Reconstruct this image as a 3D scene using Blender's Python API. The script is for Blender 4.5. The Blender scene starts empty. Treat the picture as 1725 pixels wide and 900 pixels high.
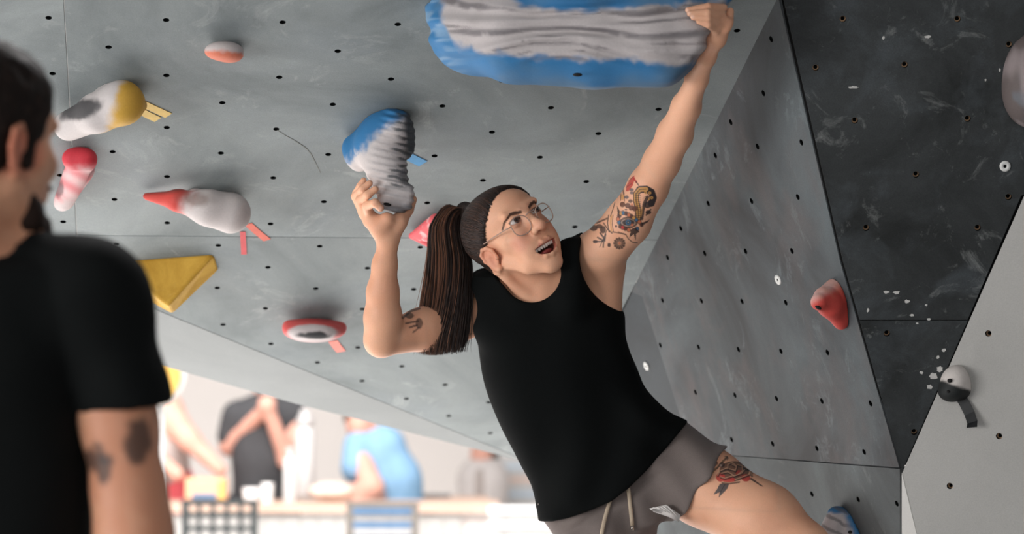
import bpy, bmesh, math, random
import numpy as np
from mathutils import Vector, Matrix
from mathutils.geometry import delaunay_2d_cdt

random.seed(7)
rng = np.random.default_rng(7)
scene = bpy.context.scene
COL = scene.collection

# ------------------------------------------------------------------ camera
FPX = 4600.0                      # focal length in pixels of the 1725x900 frame
PITCH = math.radians(3.0)
CAM_Z = 1.30
CP, SP = math.cos(PITCH), math.sin(PITCH)
cam_data = bpy.data.cameras.new('camera')
cam_data.sensor_width = 36.0
cam_data.lens = FPX / 1725.0 * 36.0
cam_data.clip_end = 200.0
cam_data.dof.use_dof = True
cam_data.dof.focus_distance = 5.36
cam_data.dof.aperture_fstop = 3.2
cam = bpy.data.objects.new('camera', cam_data)
COL.objects.link(cam)
cam.location = (0, 0, CAM_Z)
cam.rotation_euler = (math.pi / 2 + PITCH, 0, 0)
scene.camera = cam

# ------------------------------------------------------------------ light
world = bpy.data.worlds.new('world')
scene.world = world
world.use_nodes = True
wn = world.node_tree.nodes
wn['Background'].inputs[0].default_value = (0.93, 0.96, 1.0, 1)
wn['Background'].inputs[1].default_value = 0.22

def area(name, loc, target, sx, sy, power, color):
    d = bpy.data.lights.new(name, 'AREA')
    d.shape = 'RECTANGLE'; d.size = sx; d.size_y = sy
    d.energy = power; d.color = color
    o = bpy.data.objects.new(name, d)
    COL.objects.link(o)
    o.location = loc
    o.rotation_euler = (Vector(target) - Vector(loc)).to_track_quat('-Z', 'Y').to_euler()
    return o

# tall windows of the gym on the left behind the photographer, the ceiling lamps
# over the open hall and an added front fill
area('window_light', (-5.0, 1.6, 1.1), (0.2, 5.4, 1.4), 4.5, 2.2, 270, (1.0, 0.99, 0.98))
area('front_fill_light', (-0.5, -3.5, 2.0), (0.0, 5.4, 1.4), 4.0, 2.6, 135, (1.0, 0.98, 0.96))  # unseen soft fill behind the camera, added to brighten skin and face
area('hall_light', (-2.4, 8.7, 5.0), (-2.2, 8.2, 0.0), 8.0, 5.5, 2150, (1.0, 0.98, 0.97))

vs = scene.view_settings
vs.view_transform = 'Standard'
vs.look = 'None'
vs.gamma = 1.0
vs.use_curve_mapping = False
vs.exposure = 0.0

# ------------------------------------------------------------------ coordinates
# modelling space: X right, Y depth along the lens axis, Z up, origin at the camera
def c(u, v, d):
    return np.array([(u - 862.5) / FPX * d, d, (450.0 - v) / FPX * d])

def to_world(p):
    p = np.asarray(p, float)
    out = np.empty_like(p)
    out[..., 0] = p[..., 0]
    out[..., 1] = p[..., 1] * CP - p[..., 2] * SP
    out[..., 2] = p[..., 1] * SP + p[..., 2] * CP + CAM_Z
    return out

def from_world(p):
    p = np.asarray(p, float)
    out = np.empty_like(p)
    z = p[..., 2] - CAM_Z
    out[..., 0] = p[..., 0]
    out[..., 1] = p[..., 1] * CP + z * SP
    out[..., 2] = -p[..., 1] * SP + z * CP
    return out

def pix(p):
    return p[:, 0] / p[:, 1] * FPX + 862.5, 450.0 - p[:, 2] / p[:, 1] * FPX

class Plane:
    def __init__(s, n, d):
        n = np.asarray(n, float); l = np.linalg.norm(n)
        s.n = n / l; s.d = d / l
        if s.n[1] > 0: s.n = -s.n; s.d = -s.d        # normal towards the camera
    @staticmethod
    def thru(a, b, q):
        n = np.cross(b - a, q - a); return Plane(n, n @ a)
    def at(s, u, v, lift=0.0):
        r = np.array([(u - 862.5) / FPX, 1.0, (450.0 - v) / FPX])
        return r * (s.d / (s.n @ r)) + s.n * lift
    def basis(s):
        x = np.array([1.0, 0, 0]); x = x - (x @ s.n) * s.n; x /= np.linalg.norm(x)
        return x, np.cross(s.n, x)

def unit(v):
    v = np.asarray(v, float); return v / np.linalg.norm(v)

def lin(r, g, b):
    def f(x):
        x /= 255.0
        return x / 12.92 if x <= 0.04045 else ((x + 0.055) / 1.055) ** 2.4
    return np.array([f(r), f(g), f(b)])

# ------------------------------------------------------------------ objects
def tag(o, label=None, cat=None, group=None, kind=None):
    if label: o['label'] = label
    if cat: o['category'] = cat
    if group: o['group'] = group
    if kind: o['kind'] = kind
    return o

def empty(name, loc, label=None, cat=None, group=None):
    o = bpy.data.objects.new(name, None)
    o.empty_display_size = 0.1
    COL.objects.link(o)
    o.location = loc
    o.matrix_world = Matrix.Translation(Vector(loc))
    return tag(o, label, cat, group)

def parent_to(o, p):
    if p is not None:
        o.parent = p
        o.matrix_parent_inverse = p.matrix_world.inverted()

def mesh_obj(name, verts, faces, mat, parent=None, smooth=True, colors=None, world_space=False):
    """verts in modelling space (or world); the object's origin is the centre of its base"""
    v = np.asarray(verts, float)
    if not world_space: v = to_world(v)
    org = np.array([(v[:, 0].min() + v[:, 0].max()) / 2, (v[:, 1].min() + v[:, 1].max()) / 2, v[:, 2].min()])
    me = bpy.data.meshes.new(name)
    v = v - org
    if isinstance(faces, np.ndarray):
        n = faces.shape[1]
        me.vertices.add(len(v)); me.vertices.foreach_set('co', v.astype(np.float32).ravel())
        me.loops.add(faces.size); me.loops.foreach_set('vertex_index', faces.astype(np.int32).ravel())
        me.polygons.add(len(faces))
        me.polygons.foreach_set('loop_start', np.arange(0, faces.size, n, dtype=np.int32))
        me.update(calc_edges=True)
    else:
        me.from_pydata([tuple(p) for p in v], [], [tuple(f) for f in faces]); me.update()
    me.validate()
    if smooth: me.polygons.foreach_set('use_smooth', [True] * len(me.polygons))
    if colors is not None:
        at = me.color_attributes.new('Col', 'FLOAT_COLOR', 'POINT')
        cc = np.ones((len(v), 4), np.float32); cc[:, :3] = colors
        at.data.foreach_set('color', cc.ravel())
    me.materials.append(mat)
    o = bpy.data.objects.new(name, me)
    COL.objects.link(o)
    o.location = org
    o.matrix_world = Matrix.Translation(Vector(org))
    parent_to(o, parent)
    return o

class MB:
    """collects simple shapes for one mesh"""
    def __init__(s): s.v = []; s.f = []
    def add(s, v, f):
        n = len(s.v); s.v += [tuple(p) for p in v]; s.f += [tuple(i + n for i in q) for q in f]
        return s
    def box(s, cen, half, R=None):
        cen = np.asarray(cen, float); R = np.eye(3) if R is None else R
        vs_ = [cen + R @ (np.array([x, y, z]) * half) for x in (-1, 1) for y in (-1, 1) for z in (-1, 1)]
        return s.add(vs_, [(0, 1, 3, 2), (4, 6, 7, 5), (0, 4, 5, 1), (2, 3, 7, 6), (0, 2, 6, 4), (1, 5, 7, 3)])
    def tube(s, pts, r, n=8, flat=1.0, up=None, closed=False):
        pts = [np.asarray(p, float) for p in pts]; m = len(pts)
        rs = r if hasattr(r, '__len__') else [r] * m
        V = []; prev = None
        for i in range(m):
            if closed: t = unit(pts[(i + 1) % m] - pts[i - 1])
            else: t = unit(pts[min(i + 1, m - 1)] - pts[max(i - 1, 0)])
            if up is not None: a = np.cross(t, up)
            elif prev is None: a = np.cross(t, [0.0, 0.3, 1.0] if abs(t[2]) < 0.9 else [1.0, 0, 0])
            else: a = prev - (prev @ t) * t
            a = unit(a); prev = a; b = np.cross(t, a)
            for k in range(n):
                th = 2 * math.pi * k / n
                V.append(pts[i] + rs[i] * (math.cos(th) * a + flat * math.sin(th) * b))
        F = []
        for i in range(m if closed else m - 1):
            j = (i + 1) % m
            for k in range(n):
                l = (k + 1) % n
                F.append((i * n + k, i * n + l, j * n + l, j * n + k))
        if not closed:
            F.append(tuple(range(n - 1, -1, -1))); F.append(tuple((m - 1) * n + k for k in range(n)))
        return s.add(V, F)
    def ell(s, cen, r, R=None, nu=16, nv=10):
        R = np.eye(3) if R is None else R; cen = np.asarray(cen, float); V = []; F = []
        for j in range(nv + 1):
            ph = math.pi * j / nv
            for i in range(nu):
                th = 2 * math.pi * i / nu
                V.append(cen + R @ (np.array([math.sin(ph) * math.cos(th), math.sin(ph) * math.sin(th), math.cos(ph)]) * r))
        for j in range(nv):
            for i in range(nu):
                k = (i + 1) % nu
                F.append((j * nu + i, (j + 1) * nu + i, (j + 1) * nu + k, j * nu + k))
        return s.add(V, F)
    def build(s, name, mat, parent=None, smooth=True, world_space=False, colors=None):
        return mesh_obj(name, np.array(s.v), s.f, mat, parent, smooth, colors, world_space)

def strands(P, R, n=4):
    """P (k, m, 3) centre lines, R (k, m) radii -> vertices and quads of k open tubes"""
    T = np.gradient(P, axis=1); T /= np.linalg.norm(T, axis=2, keepdims=True) + 1e-9
    A = np.cross(T, np.array([.2, 1.0, .1])); A /= np.linalg.norm(A, axis=2, keepdims=True) + 1e-9
    Bn = np.cross(T, A); k, m, _ = P.shape
    th = 2 * np.pi * np.arange(n) / n
    V = P[:, :, None] + R[:, :, None, None] * (np.cos(th)[None, None, :, None] * A[:, :, None] + np.sin(th)[None, None, :, None] * Bn[:, :, None])
    i, j, l = np.meshgrid(np.arange(k), np.arange(m - 1), np.arange(n), indexing='ij')
    b = (i * m + j) * n; l2 = (l + 1) % n
    F = np.stack([b + l, b + l2, b + n + l2, b + n + l], -1).reshape(-1, 4)
    return V.reshape(-1, 3), F

def prism(poly3, n, thick):
    """flat polygon (list of points) pushed back by thick along -n"""
    m = len(poly3); a = [np.asarray(p, float) for p in poly3]; b = [p - n * thick for p in a]
    F = [tuple(range(m)), tuple(range(2 * m - 1, m - 1, -1))]
    for i in range(m):
        j = (i + 1) % m; F.append((i, m + i, m + j, j))
    return np.array(a + b), F

# ------------------------------------------------------------------ numeric noise
def _hash(ix, iy, iz):
    h = (ix.astype(np.int64) * 374761393 + iy.astype(np.int64) * 668265263 + iz.astype(np.int64) * 2147483647) & 0xFFFFFFFF
    h = ((h ^ (h >> 13)) * 1274126177) & 0xFFFFFFFF
    return ((h ^ (h >> 16)) & 0xFFFF) / 65535.0

def vnoise(p, scale):
    q = np.asarray(p) * scale; i = np.floor(q); f = q - i; f = f * f * (3 - 2 * f); i = i.astype(np.int64)
    r = 0
    for dx in (0, 1):
        for dy in (0, 1):
            for dz in (0, 1):
                w = (f[..., 0] if dx else 1 - f[..., 0]) * (f[..., 1] if dy else 1 - f[..., 1]) * (f[..., 2] if dz else 1 - f[..., 2])
                r = r + w * _hash(i[..., 0] + dx, i[..., 1] + dy, i[..., 2] + dz)
    return r

def fbm(p, scale, octs=3):
    r = 0; a = 0.5; t = 0
    for k in range(octs):
        r = r + a * vnoise(p, scale * 2 ** k); t += a; a *= 0.5
    return r / t

def sstep(a, b, x):
    t = np.clip((x - a) / (b - a), 0, 1); return t * t * (3 - 2 * t)

def mixc(A, B, w):
    return A * (1 - w[:, None]) + np.asarray(B) * w[:, None]

# ------------------------------------------------------------------ signed distance modelling
def f_cone(a, b, ra, rb, k=0.0, op='u'):
    a = np.asarray(a, float); b = np.asarray(b, float); ab = b - a; L = ab @ ab + 1e-12
    def f(X):
        q = X - a; t = np.clip(q @ ab / L, 0, 1)
        return np.sqrt(((q - t[..., None] * ab) ** 2).sum(-1)) - (ra + (rb - ra) * t)
    m = max(ra, rb)
    return dict(f=f, lo=np.minimum(a, b) - m, hi=np.maximum(a, b) + m, k=k, op=op)

def f_ell(cen, r, R=None, k=0.0, op='u'):
    cen = np.asarray(cen, float); r = np.asarray(r, float) * np.ones(3); m = r.max()
    def f(X):
        q = X - cen
        if R is not None: q = q @ R          # columns of R are the ellipsoid's axes
        k0 = np.sqrt(((q / r) ** 2).sum(-1)) + 1e-9; k1 = np.sqrt(((q / (r * r)) ** 2).sum(-1)) + 1e-9
        return k0 * (k0 - 1) / k1
    return dict(f=f, lo=cen - m, hi=cen + m, k=k, op=op)

def f_box(cen, half, R=None, rad=0.0, k=0.0, op='u'):
    cen = np.asarray(cen, float); half = np.asarray(half, float); m = np.linalg.norm(half)
    def f(X):
        q = X - cen
        if R is not None: q = q @ R
        d = np.abs(q) - (half - rad)
        return np.sqrt((np.maximum(d, 0) ** 2).sum(-1)) + np.minimum(d.max(-1), 0) - rad
    return dict(f=f, lo=cen - m, hi=cen + m, k=k, op=op)

def f_fn(fn, lo, hi, k=0.0, op='u'):
    return dict(f=fn, lo=np.asarray(lo, float), hi=np.asarray(hi, float), k=k, op=op)

def chain(pts, rs, k=0.0, k0=None, op='u'):
    return [f_cone(pts[i], pts[i + 1], rs[i], rs[i + 1], (k0 if (i == 0 and k0 is not None) else k), op) for i in range(len(pts) - 1)]

def smin(a, b, k):
    if k <= 0: return np.minimum(a, b)
    h = np.maximum(k - np.abs(a - b), 0) / k
    return np.minimum(a, b) - h * h * k * 0.25

def field(prims, lo, hi, h):
    n = np.ceil((np.asarray(hi) - lo) / h).astype(int) + 1
    ax = [lo[i] + h * np.arange(n[i]) for i in range(3)]
    D = np.full(n, 0.5, np.float32)
    for p in prims:
        m = p['k'] + 3 * h
        i0 = [max(0, int(np.floor((p['lo'][i] - m - lo[i]) / h))) for i in range(3)]
        i1 = [min(n[i], int(np.ceil((p['hi'][i] + m - lo[i]) / h)) + 1) for i in range(3)]
        if any(i1[i] <= i0[i] for i in range(3)): continue
        X = np.stack(np.meshgrid(*[ax[i][i0[i]:i1[i]] for i in range(3)], indexing='ij'), -1)
        sl = tuple(slice(i0[i], i1[i]) for i in range(3))
        d = p['f'](X)
        if p['op'] == 'u': D[sl] = smin(D[sl], d, p['k'])
        elif p['op'] == 's': D[sl] = -smin(-D[sl], d, p['k'])
        elif p['op'] == 'disp': D[sl] = D[sl] + d
        else: D[sl] = -smin(-D[sl], -d, p['k'])          # intersect
    return D

def nets(D, lo, h):
    S = D < 0
    n = np.array(D.shape) - 1
    cnt = np.zeros(n, np.int8)
    offs = [(x, y, z) for x in (0, 1) for y in (0, 1) for z in (0, 1)]
    for o in offs: cnt += S[o[0]:o[0] + n[0], o[1]:o[1] + n[1], o[2]:o[2] + n[2]]
    idx = np.argwhere((cnt > 0) & (cnt < 8))
    if len(idx) == 0: return np.zeros((0, 3)), np.zeros((0, 4), int)
    vals = np.stack([D[idx[:, 0] + o[0], idx[:, 1] + o[1], idx[:, 2] + o[2]] for o in offs], 1).astype(float)
    sg = vals < 0
    P = np.zeros((len(idx), 3)); C_ = np.zeros(len(idx))
    for a in range(8):
        for b in range(a + 1, 8):
            oa, ob = np.array(offs[a]), np.array(offs[b])
            if np.abs(oa - ob).sum() != 1: continue
            m = sg[:, a] != sg[:, b]
            t = np.where(m, vals[:, a] / (vals[:, a] - vals[:, b] + 1e-12), 0)
            P += m[:, None] * (oa + t[:, None] * (ob - oa)); C_ += m
    V = np.asarray(lo) + h * (idx + P / C_[:, None])
    im = np.full(n, -1, np.int32); im[idx[:, 0], idx[:, 1], idx[:, 2]] = np.arange(len(idx))
    Q = []
    for axn in range(3):
        b1, b2 = (axn + 1) % 3, (axn + 2) % 3
        s0 = [slice(None)] * 3; s1 = [slice(None)] * 3
        s0[axn] = slice(0, -1); s1[axn] = slice(1, None)
        e = np.argwhere(S[tuple(s0)] != S[tuple(s1)])
        e = e[(e[:, b1] > 0) & (e[:, b2] > 0) & (e[:, b1] < n[b1]) & (e[:, b2] < n[b2])]
        if len(e) == 0: continue
        def at(d1, d2):
            q = e.copy(); q[:, b1] += d1; q[:, b2] += d2
            return im[q[:, 0], q[:, 1], q[:, 2]]
        q = np.stack([at(-1, -1), at(0, -1), at(0, 0), at(-1, 0)], 1)
        ins = S[e[:, 0], e[:, 1], e[:, 2]]
        q[~ins] = q[~ins][:, ::-1]
        Q.append(q)
    return V, np.concatenate(Q)

def relax(V, F, it=1, w=0.5):
    for _ in range(it):
        acc = np.zeros_like(V); n = np.zeros(len(V))
        for a in range(4):
            b = (a + 1) % 4
            np.add.at(acc, F[:, a], V[F[:, b]]); np.add.at(n, F[:, a], 1)
            np.add.at(acc, F[:, b], V[F[:, a]]); np.add.at(n, F[:, b], 1)
        V = V * (1 - w) + w * acc / np.maximum(n, 1)[:, None]
    return V

def sdf_mesh(prims, h, fine=(), pad=None, smooth_it=1):
    """coarse grid plus finer boxes [(lo, hi, h)]; every box owns its own part of the surface"""
    lo = np.min([p['lo'] for p in prims if p['op'] == 'u'], 0) - 4 * h
    hi = np.max([p['hi'] for p in prims if p['op'] == 'u'], 0) + 4 * h
    out_v = []; out_f = []; base = 0
    blocks = [(lo, hi, h)] + [(np.asarray(a, float), np.asarray(b, float), hh) for a, b, hh in fine]
    for bi, (a, b, hh) in enumerate(blocks):
        V, F = nets(field(prims, a, b, hh), a, hh)
        if len(V) == 0: continue
        V = relax(V, F, smooth_it, 0.4)
        fc = V[F].mean(1); keep = np.ones(len(F), bool)
        for bj in range(bi + 1, len(blocks)):
            a2, b2, h2 = blocks[bj]
            mg = 2.5 * h2 + 0.3 * hh
            keep &= ~np.all((fc > a2 + mg) & (fc < b2 - mg), 1)
        F = F[keep]
        used = np.unique(F); mp = np.full(len(V), -1); mp[used] = np.arange(len(used))
        out_v.append(V[used]); out_f.append(mp[F] + base); base += len(used)
    return np.concatenate(out_v), np.concatenate(out_f)

def rings(stations, nres):
    """stations: rows of equal length -> Catmull-Rom resampled rows"""
    A = np.asarray(stations, float); n = len(A); out = []
    for t in np.linspace(0, n - 1, nres):
        i = min(int(t), n - 2); f = t - i
        p0, p1, p2, p3 = A[max(i - 1, 0)], A[i], A[i + 1], A[min(i + 2, n - 1)]
        out.append(0.5 * (2 * p1 + (p2 - p0) * f + (2 * p0 - 5 * p1 + 4 * p2 - p3) * f * f + (3 * p1 - p0 - 3 * p2 + p3) * f ** 3))
    return np.array(out)

def f_loft(LR, depth, dhalf, inset=0.0, nres=24, power=2.0, k=0.0, op='u'):
    """tube through cross-sections given by left and right silhouette pixels; depth, half-depth per station"""
    st = rings([list(lr) + [d, b] for lr, d, b in zip(LR, depth, dhalf)], nres)
    Cn, Ax, Aw, Bw = [], [], [], []
    for u0, v0, u1, v1, d, b in st:
        l = c(u0, v0, d); r = c(u1, v1, d)
        Cn.append((l + r) / 2); Ax.append(unit(r - l)); Aw.append(np.linalg.norm(r - l) / 2 - inset); Bw.append(b - inset)
    Cn, Ax = np.array(Cn), np.array(Ax); Aw, Bw = np.array(Aw), np.array(Bw)
    dep = np.array([0, 1.0, 0])
    Nm = np.cross(Ax, dep)                               # along the tube (up)
    Nm *= np.sign((Nm * (Cn[0] - Cn[-1])).sum(1))[:, None]
    Bx = np.cross(Nm, Ax)
    def f(X):
        sh = X.shape[:-1]; Y = X.reshape(-1, 3)
        best = np.full(len(Y), 0.3)
        s = np.stack([((Y - Cn[i]) * Nm[i]).sum(1) for i in range(len(Cn))], 1)
        for i in range(len(Cn) - 1):
            m = (s[:, i] <= (1e9 if i == 0 else 0)) & (s[:, i + 1] > (-1e9 if i == len(Cn) - 2 else 0))
            if i == 0: m = s[:, 1] > 0
            if i == len(Cn) - 2: m = s[:, i] <= 0
            if not m.any(): continue
            w = np.clip(s[m, i] / (s[m, i] - s[m, i + 1] - 1e-9), 0, 1)[:, None]
            ce = Cn[i] * (1 - w) + Cn[i + 1] * w; ax = Ax[i] * (1 - w) + Ax[i + 1] * w; bx = Bx[i] * (1 - w) + Bx[i + 1] * w
            a = Aw[i] * (1 - w[:, 0]) + Aw[i + 1] * w[:, 0]; b = Bw[i] * (1 - w[:, 0]) + Bw[i + 1] * w[:, 0]
            q = Y[m] - ce; x = np.abs((q * ax).sum(1)) / a; y = np.abs((q * bx).sum(1)) / b
            r = (x ** power + y ** power) ** (1 / power) + 1e-6
            d = (r - 1) * np.minimum(a, b)
            # distance past the ends
            if i == 0: d = np.maximum(d, s[m, 0])
            if i == len(Cn) - 2: d = np.maximum(d, -s[m, i + 1])
            best[m] = d
        return best.reshape(sh)
    R_ = max(Aw.max(), Bw.max())
    lo_, hi_ = Cn.min(0) - R_, Cn.max(0) + R_
    hs = .009; l0 = lo_ - .06; ng = np.ceil((hi_ + .06 - l0) / hs).astype(int) + 1      # sampled once, read back linearly
    T = f(np.stack(np.meshgrid(*[l0[i] + hs * np.arange(ng[i]) for i in range(3)], indexing='ij'), -1))
    def fast(X):
        q = np.clip((X - l0) / hs, 0, ng - 1.001); i = q.astype(np.int32); w = q - i
        x, y, z = i[..., 0], i[..., 1], i[..., 2]; a, b, e = w[..., 0], w[..., 1], w[..., 2]
        c0 = T[x, y, z] * (1 - a) + T[x + 1, y, z] * a; c1 = T[x, y + 1, z] * (1 - a) + T[x + 1, y + 1, z] * a
        c2 = T[x, y, z + 1] * (1 - a) + T[x + 1, y, z + 1] * a; c3 = T[x, y + 1, z + 1] * (1 - a) + T[x + 1, y + 1, z + 1] * a
        return (c0 * (1 - b) + c1 * b) * (1 - e) + (c2 * (1 - b) + c3 * b) * e
    return dict(f=fast, lo=lo_, hi=hi_, k=k, op=op)
# ------------------------------------------------------------------ materials
def new_mat(name):
    m = bpy.data.materials.new(name); m.use_nodes = True
    nt = m.node_tree; return m, nt, nt.nodes['Principled BSDF']

def N(nt, kind, **kw):
    n = nt.nodes.new(kind)
    for k_, v_ in kw.items():
        if k_.startswith('in_'): n.inputs[int(k_[3:])].default_value = v_
        else: setattr(n, k_, v_)
    return n

def rgba(col): return (float(col[0]), float(col[1]), float(col[2]), 1.0)

def noise_node(nt, scale, detail=6.0, rough=0.6, vec=None, dist=0.0):
    n = N(nt, 'ShaderNodeTexNoise'); n.inputs['Scale'].default_value = scale
    n.inputs['Detail'].default_value = detail; n.inputs['Roughness'].default_value = rough
    n.inputs['Distortion'].default_value = dist
    if vec is not None: nt.links.new(vec, n.inputs['Vector'])
    return n

def ramp(nt, src, p0, p1, c0=(0, 0, 0, 1), c1=(1, 1, 1, 1)):
    r = N(nt, 'ShaderNodeValToRGB')
    r.color_ramp.elements[0].position = p0; r.color_ramp.elements[0].color = c0
    r.color_ramp.elements[1].position = p1; r.color_ramp.elements[1].color = c1
    nt.links.new(src, r.inputs[0]); return r

def mix(nt, fac, a, b, kind='MIX'):
    m = N(nt, 'ShaderNodeMix', data_type='RGBA', blend_type=kind)
    for sock, val in ((m.inputs[0], fac), (m.inputs[6], a), (m.inputs[7], b)):
        if isinstance(val, bpy.types.NodeSocket): nt.links.new(val, sock)
        elif isinstance(val, (int, float)): sock.default_value = val
        else: sock.default_value = rgba(val)
    return m.outputs[2]

def plain(name, col, rough=0.6, var=0.12, scale=30.0, bump=0.0, metallic=0.0, spec=0.3, sheen=0.0):
    m, nt, b = new_mat(name)
    co = N(nt, 'ShaderNodeTexCoord').outputs['Object']
    n = noise_node(nt, scale, vec=co)
    col = np.asarray(col, float)
    r = ramp(nt, n.outputs[0], 0.3, 0.7, rgba(col * (1 - var)), rgba(np.minimum(col * (1 + var), 1)))
    nt.links.new(r.outputs[0], b.inputs['Base Color'])
    b.inputs['Roughness'].default_value = rough; b.inputs['Metallic'].default_value = metallic
    b.inputs['Specular IOR Level'].default_value = spec
    b.inputs['Sheen Weight'].default_value = sheen
    if bump:
        bp = N(nt, 'ShaderNodeBump'); bp.inputs['Strength'].default_value = bump; bp.inputs['Distance'].default_value = 0.002
        nt.links.new(n.outputs[0], bp.inputs['Height']); nt.links.new(bp.outputs[0], b.inputs['Normal'])
    return m

def vcol(name, rough=0.6, spec=0.3, sss=0.0, bump=0.0, bscale=400.0, sheen=0.0, coat=0.0):
    m, nt, b = new_mat(name)
    a = N(nt, 'ShaderNodeVertexColor', layer_name='Col')
    co = N(nt, 'ShaderNodeTexCoord').outputs['Object']
    n = noise_node(nt, bscale, 3.0, 0.6, vec=co)
    r = ramp(nt, n.outputs[0], 0.25, 0.75, (0.90, 0.90, 0.90, 1), (1.0, 1.0, 1.0, 1))
    nt.links.new(mix(nt, 1.0, a.outputs[0], r.outputs[0], 'MULTIPLY'), b.inputs['Base Color'])
    b.inputs['Roughness'].default_value = rough; b.inputs['Specular IOR Level'].default_value = spec
    b.inputs['Sheen Weight'].default_value = sheen
    b.inputs['Coat Weight'].default_value = coat
    if sss:
        b.inputs['Subsurface Weight'].default_value = sss
        b.inputs['Subsurface Radius'].default_value = (0.010, 0.004, 0.002)
        b.inputs['Subsurface Scale'].default_value = 0.6
    if bump:
        bp = N(nt, 'ShaderNodeBump'); bp.inputs['Strength'].default_value = bump; bp.inputs['Distance'].default_value = 0.001
        nt.links.new(n.outputs[0], bp.inputs['Height']); nt.links.new(bp.outputs[0], b.inputs['Normal'])
    return m

def wall_mat(name, base, chalk, dark, chalk_amt, scuff_amt, blotch=2.2, streak=(1, 1, 1), rough=0.7, grain=0.12, warm=None):
    """painted, chalk-dusted plywood: broad blotches, chalk smears, rubber scuffs, a fine speckle"""
    m, nt, b = new_mat(name)
    co = N(nt, 'ShaderNodeTexCoord').outputs['Object']
    mp = N(nt, 'ShaderNodeMapping'); mp.inputs['Scale'].default_value = streak
    nt.links.new(co, mp.inputs[0]); v = mp.outputs[0]
    n1 = noise_node(nt, blotch, 5, 0.62, v, 0.6)
    r1 = ramp(nt, n1.outputs[0], 0.36, 0.66)
    colr = mix(nt, r1.outputs[0], np.asarray(dark), np.asarray(base))
    if warm is not None:
        n4 = noise_node(nt, blotch * 2.3, 4, 0.6, v, 0.4)
        r4 = ramp(nt, n4.outputs[0], 0.50, 0.72, (0, 0, 0, 1), (0.5, 0.5, 0.5, 1))
        colr = mix(nt, r4.outputs[0], colr, np.asarray(warm))
    n2 = noise_node(nt, blotch * 3.1, 8, 0.72, v, 1.2)
    lo_c = 0.60 - 0.05 * chalk_amt
    r2 = ramp(nt, n2.outputs[0], lo_c, lo_c + 0.22, (0, 0, 0, 1), (chalk_amt,) * 3 + (1,))
    colr = mix(nt, r2.outputs[0], colr, np.asarray(chalk))
    n5 = noise_node(nt, blotch * 11, 6, 0.75, v, 2.0)
    r5 = ramp(nt, n5.outputs[0], 0.66, 0.78, (0, 0, 0, 1), (scuff_amt,) * 3 + (1,))
    colr = mix(nt, r5.outputs[0], colr, np.asarray(chalk))
    n3 = noise_node(nt, 420.0, 2, 0.5, co)
    r3 = ramp(nt, n3.outputs[0], 0.2, 0.8, (1 - grain,) * 3 + (1,), (1 + grain,) * 3 + (1,))
    colr = mix(nt, 1.0, colr, r3.outputs[0], 'MULTIPLY')
    nt.links.new(colr, b.inputs['Base Color'])
    b.inputs['Roughness'].default_value = rough; b.inputs['Specular IOR Level'].default_value = 0.25
    bp = N(nt, 'ShaderNodeBump'); bp.inputs['Strength'].default_value = 0.12; bp.inputs['Distance'].default_value = 0.002
    nt.links.new(n3.outputs[0], bp.inputs['Height']); nt.links.new(bp.outputs[0], b.inputs['Normal'])
    return m

g = lambda x: np.array([x, x, x], float)
M_main = wall_mat('painted_plywood_grey', lin(152, 159, 159), lin(190, 194, 193), lin(116, 123, 124), 0.6, 0.2, 1.9, warm=lin(142, 150, 154), grain=0.12)
M_strip = wall_mat('painted_plywood_light', lin(134, 138, 138), lin(156, 159, 159), lin(126, 130, 130), 0.3, 0.1, 3.0, grain=0.07)
M_side = wall_mat('scuffed_plywood_slate', lin(90, 97, 100), lin(146, 156, 160), lin(62, 63, 65), 0.5, 0.16, 2.6, (1.6, 1.0, 0.55), warm=lin(98, 88, 86))
M_side_shade = wall_mat('scuffed_plywood_shaded', lin(66, 70, 73), lin(104, 110, 113), lin(56, 58, 60), 0.3, 0.1, 4.0)  # darker copy of the slate: the turned facet's shade put into its paint
M_side_low = wall_mat('scuffed_plywood_low', lin(98, 106, 108), lin(150, 158, 160), lin(62, 63, 64), 0.5, 0.15, 2.6, (1.3, 1.0, 0.6))
M_dark = wall_mat('dark_scuffed_panel', lin(62, 65, 66), lin(156, 158, 156), lin(36, 38, 38), 0.6, 0.5, 3.6, warm=lin(82, 88, 92), grain=0.2)
M_pale = wall_mat('pale_grey_panel', lin(176, 174, 170), lin(200, 198, 194), lin(168, 166, 162), 0.25, 0.25, 2.5, grain=0.08)
M_pale2 = wall_mat('pale_grey_return', lin(205, 204, 200), lin(215, 215, 212), lin(196, 195, 192), 0.2, 0.1, 3.0, grain=0.06)
M_black = plain('black_gap', lin(14, 14, 14), 0.9, 0.1, 20)
M_hole = plain('dark_hole', lin(16, 18, 18), 0.95, 0.05, 20, spec=0.05)
M_brass = plain('zinc_insert', lin(150, 122, 96), 0.45, 0.2, 300, metallic=0.6)

# ------------------------------------------------------------------ wall planes (modelling space)
PM = Plane([0.04916346, -0.4853926, -0.87291293], -2.9536945)      # big overhang
q1, q2 = PM.at(1308, 0), PM.at(1050, 520)
PB = Plane([0.86393816, 0.3862299, 0.32316764], 2.61706003)         # side wall, meets it in the crease
a1, a2 = PB.at(1312, -20), PB.at(1517, 790)
PC = Plane.thru(a1, a2, a2 + np.array([0.5, -0.02, 0.0]))           # dark front panel
d1, d2 = PC.at(1760, 252), PC.at(1520, 795)
PD = Plane.thru(d1, d2, c(1760, 950, PC.at(1760, 950)[1] - 0.13))   # pale slab
PS = Plane.thru(PD.at(1520, 795), PD.at(1560, 962), c(1510, 962, PD.at(1560, 962)[1] + 0.10))

def rect2(pl, pts):
    x, y = pl.basis(); return [(float(p @ x), float(p @ y)) for p in pts]

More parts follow.
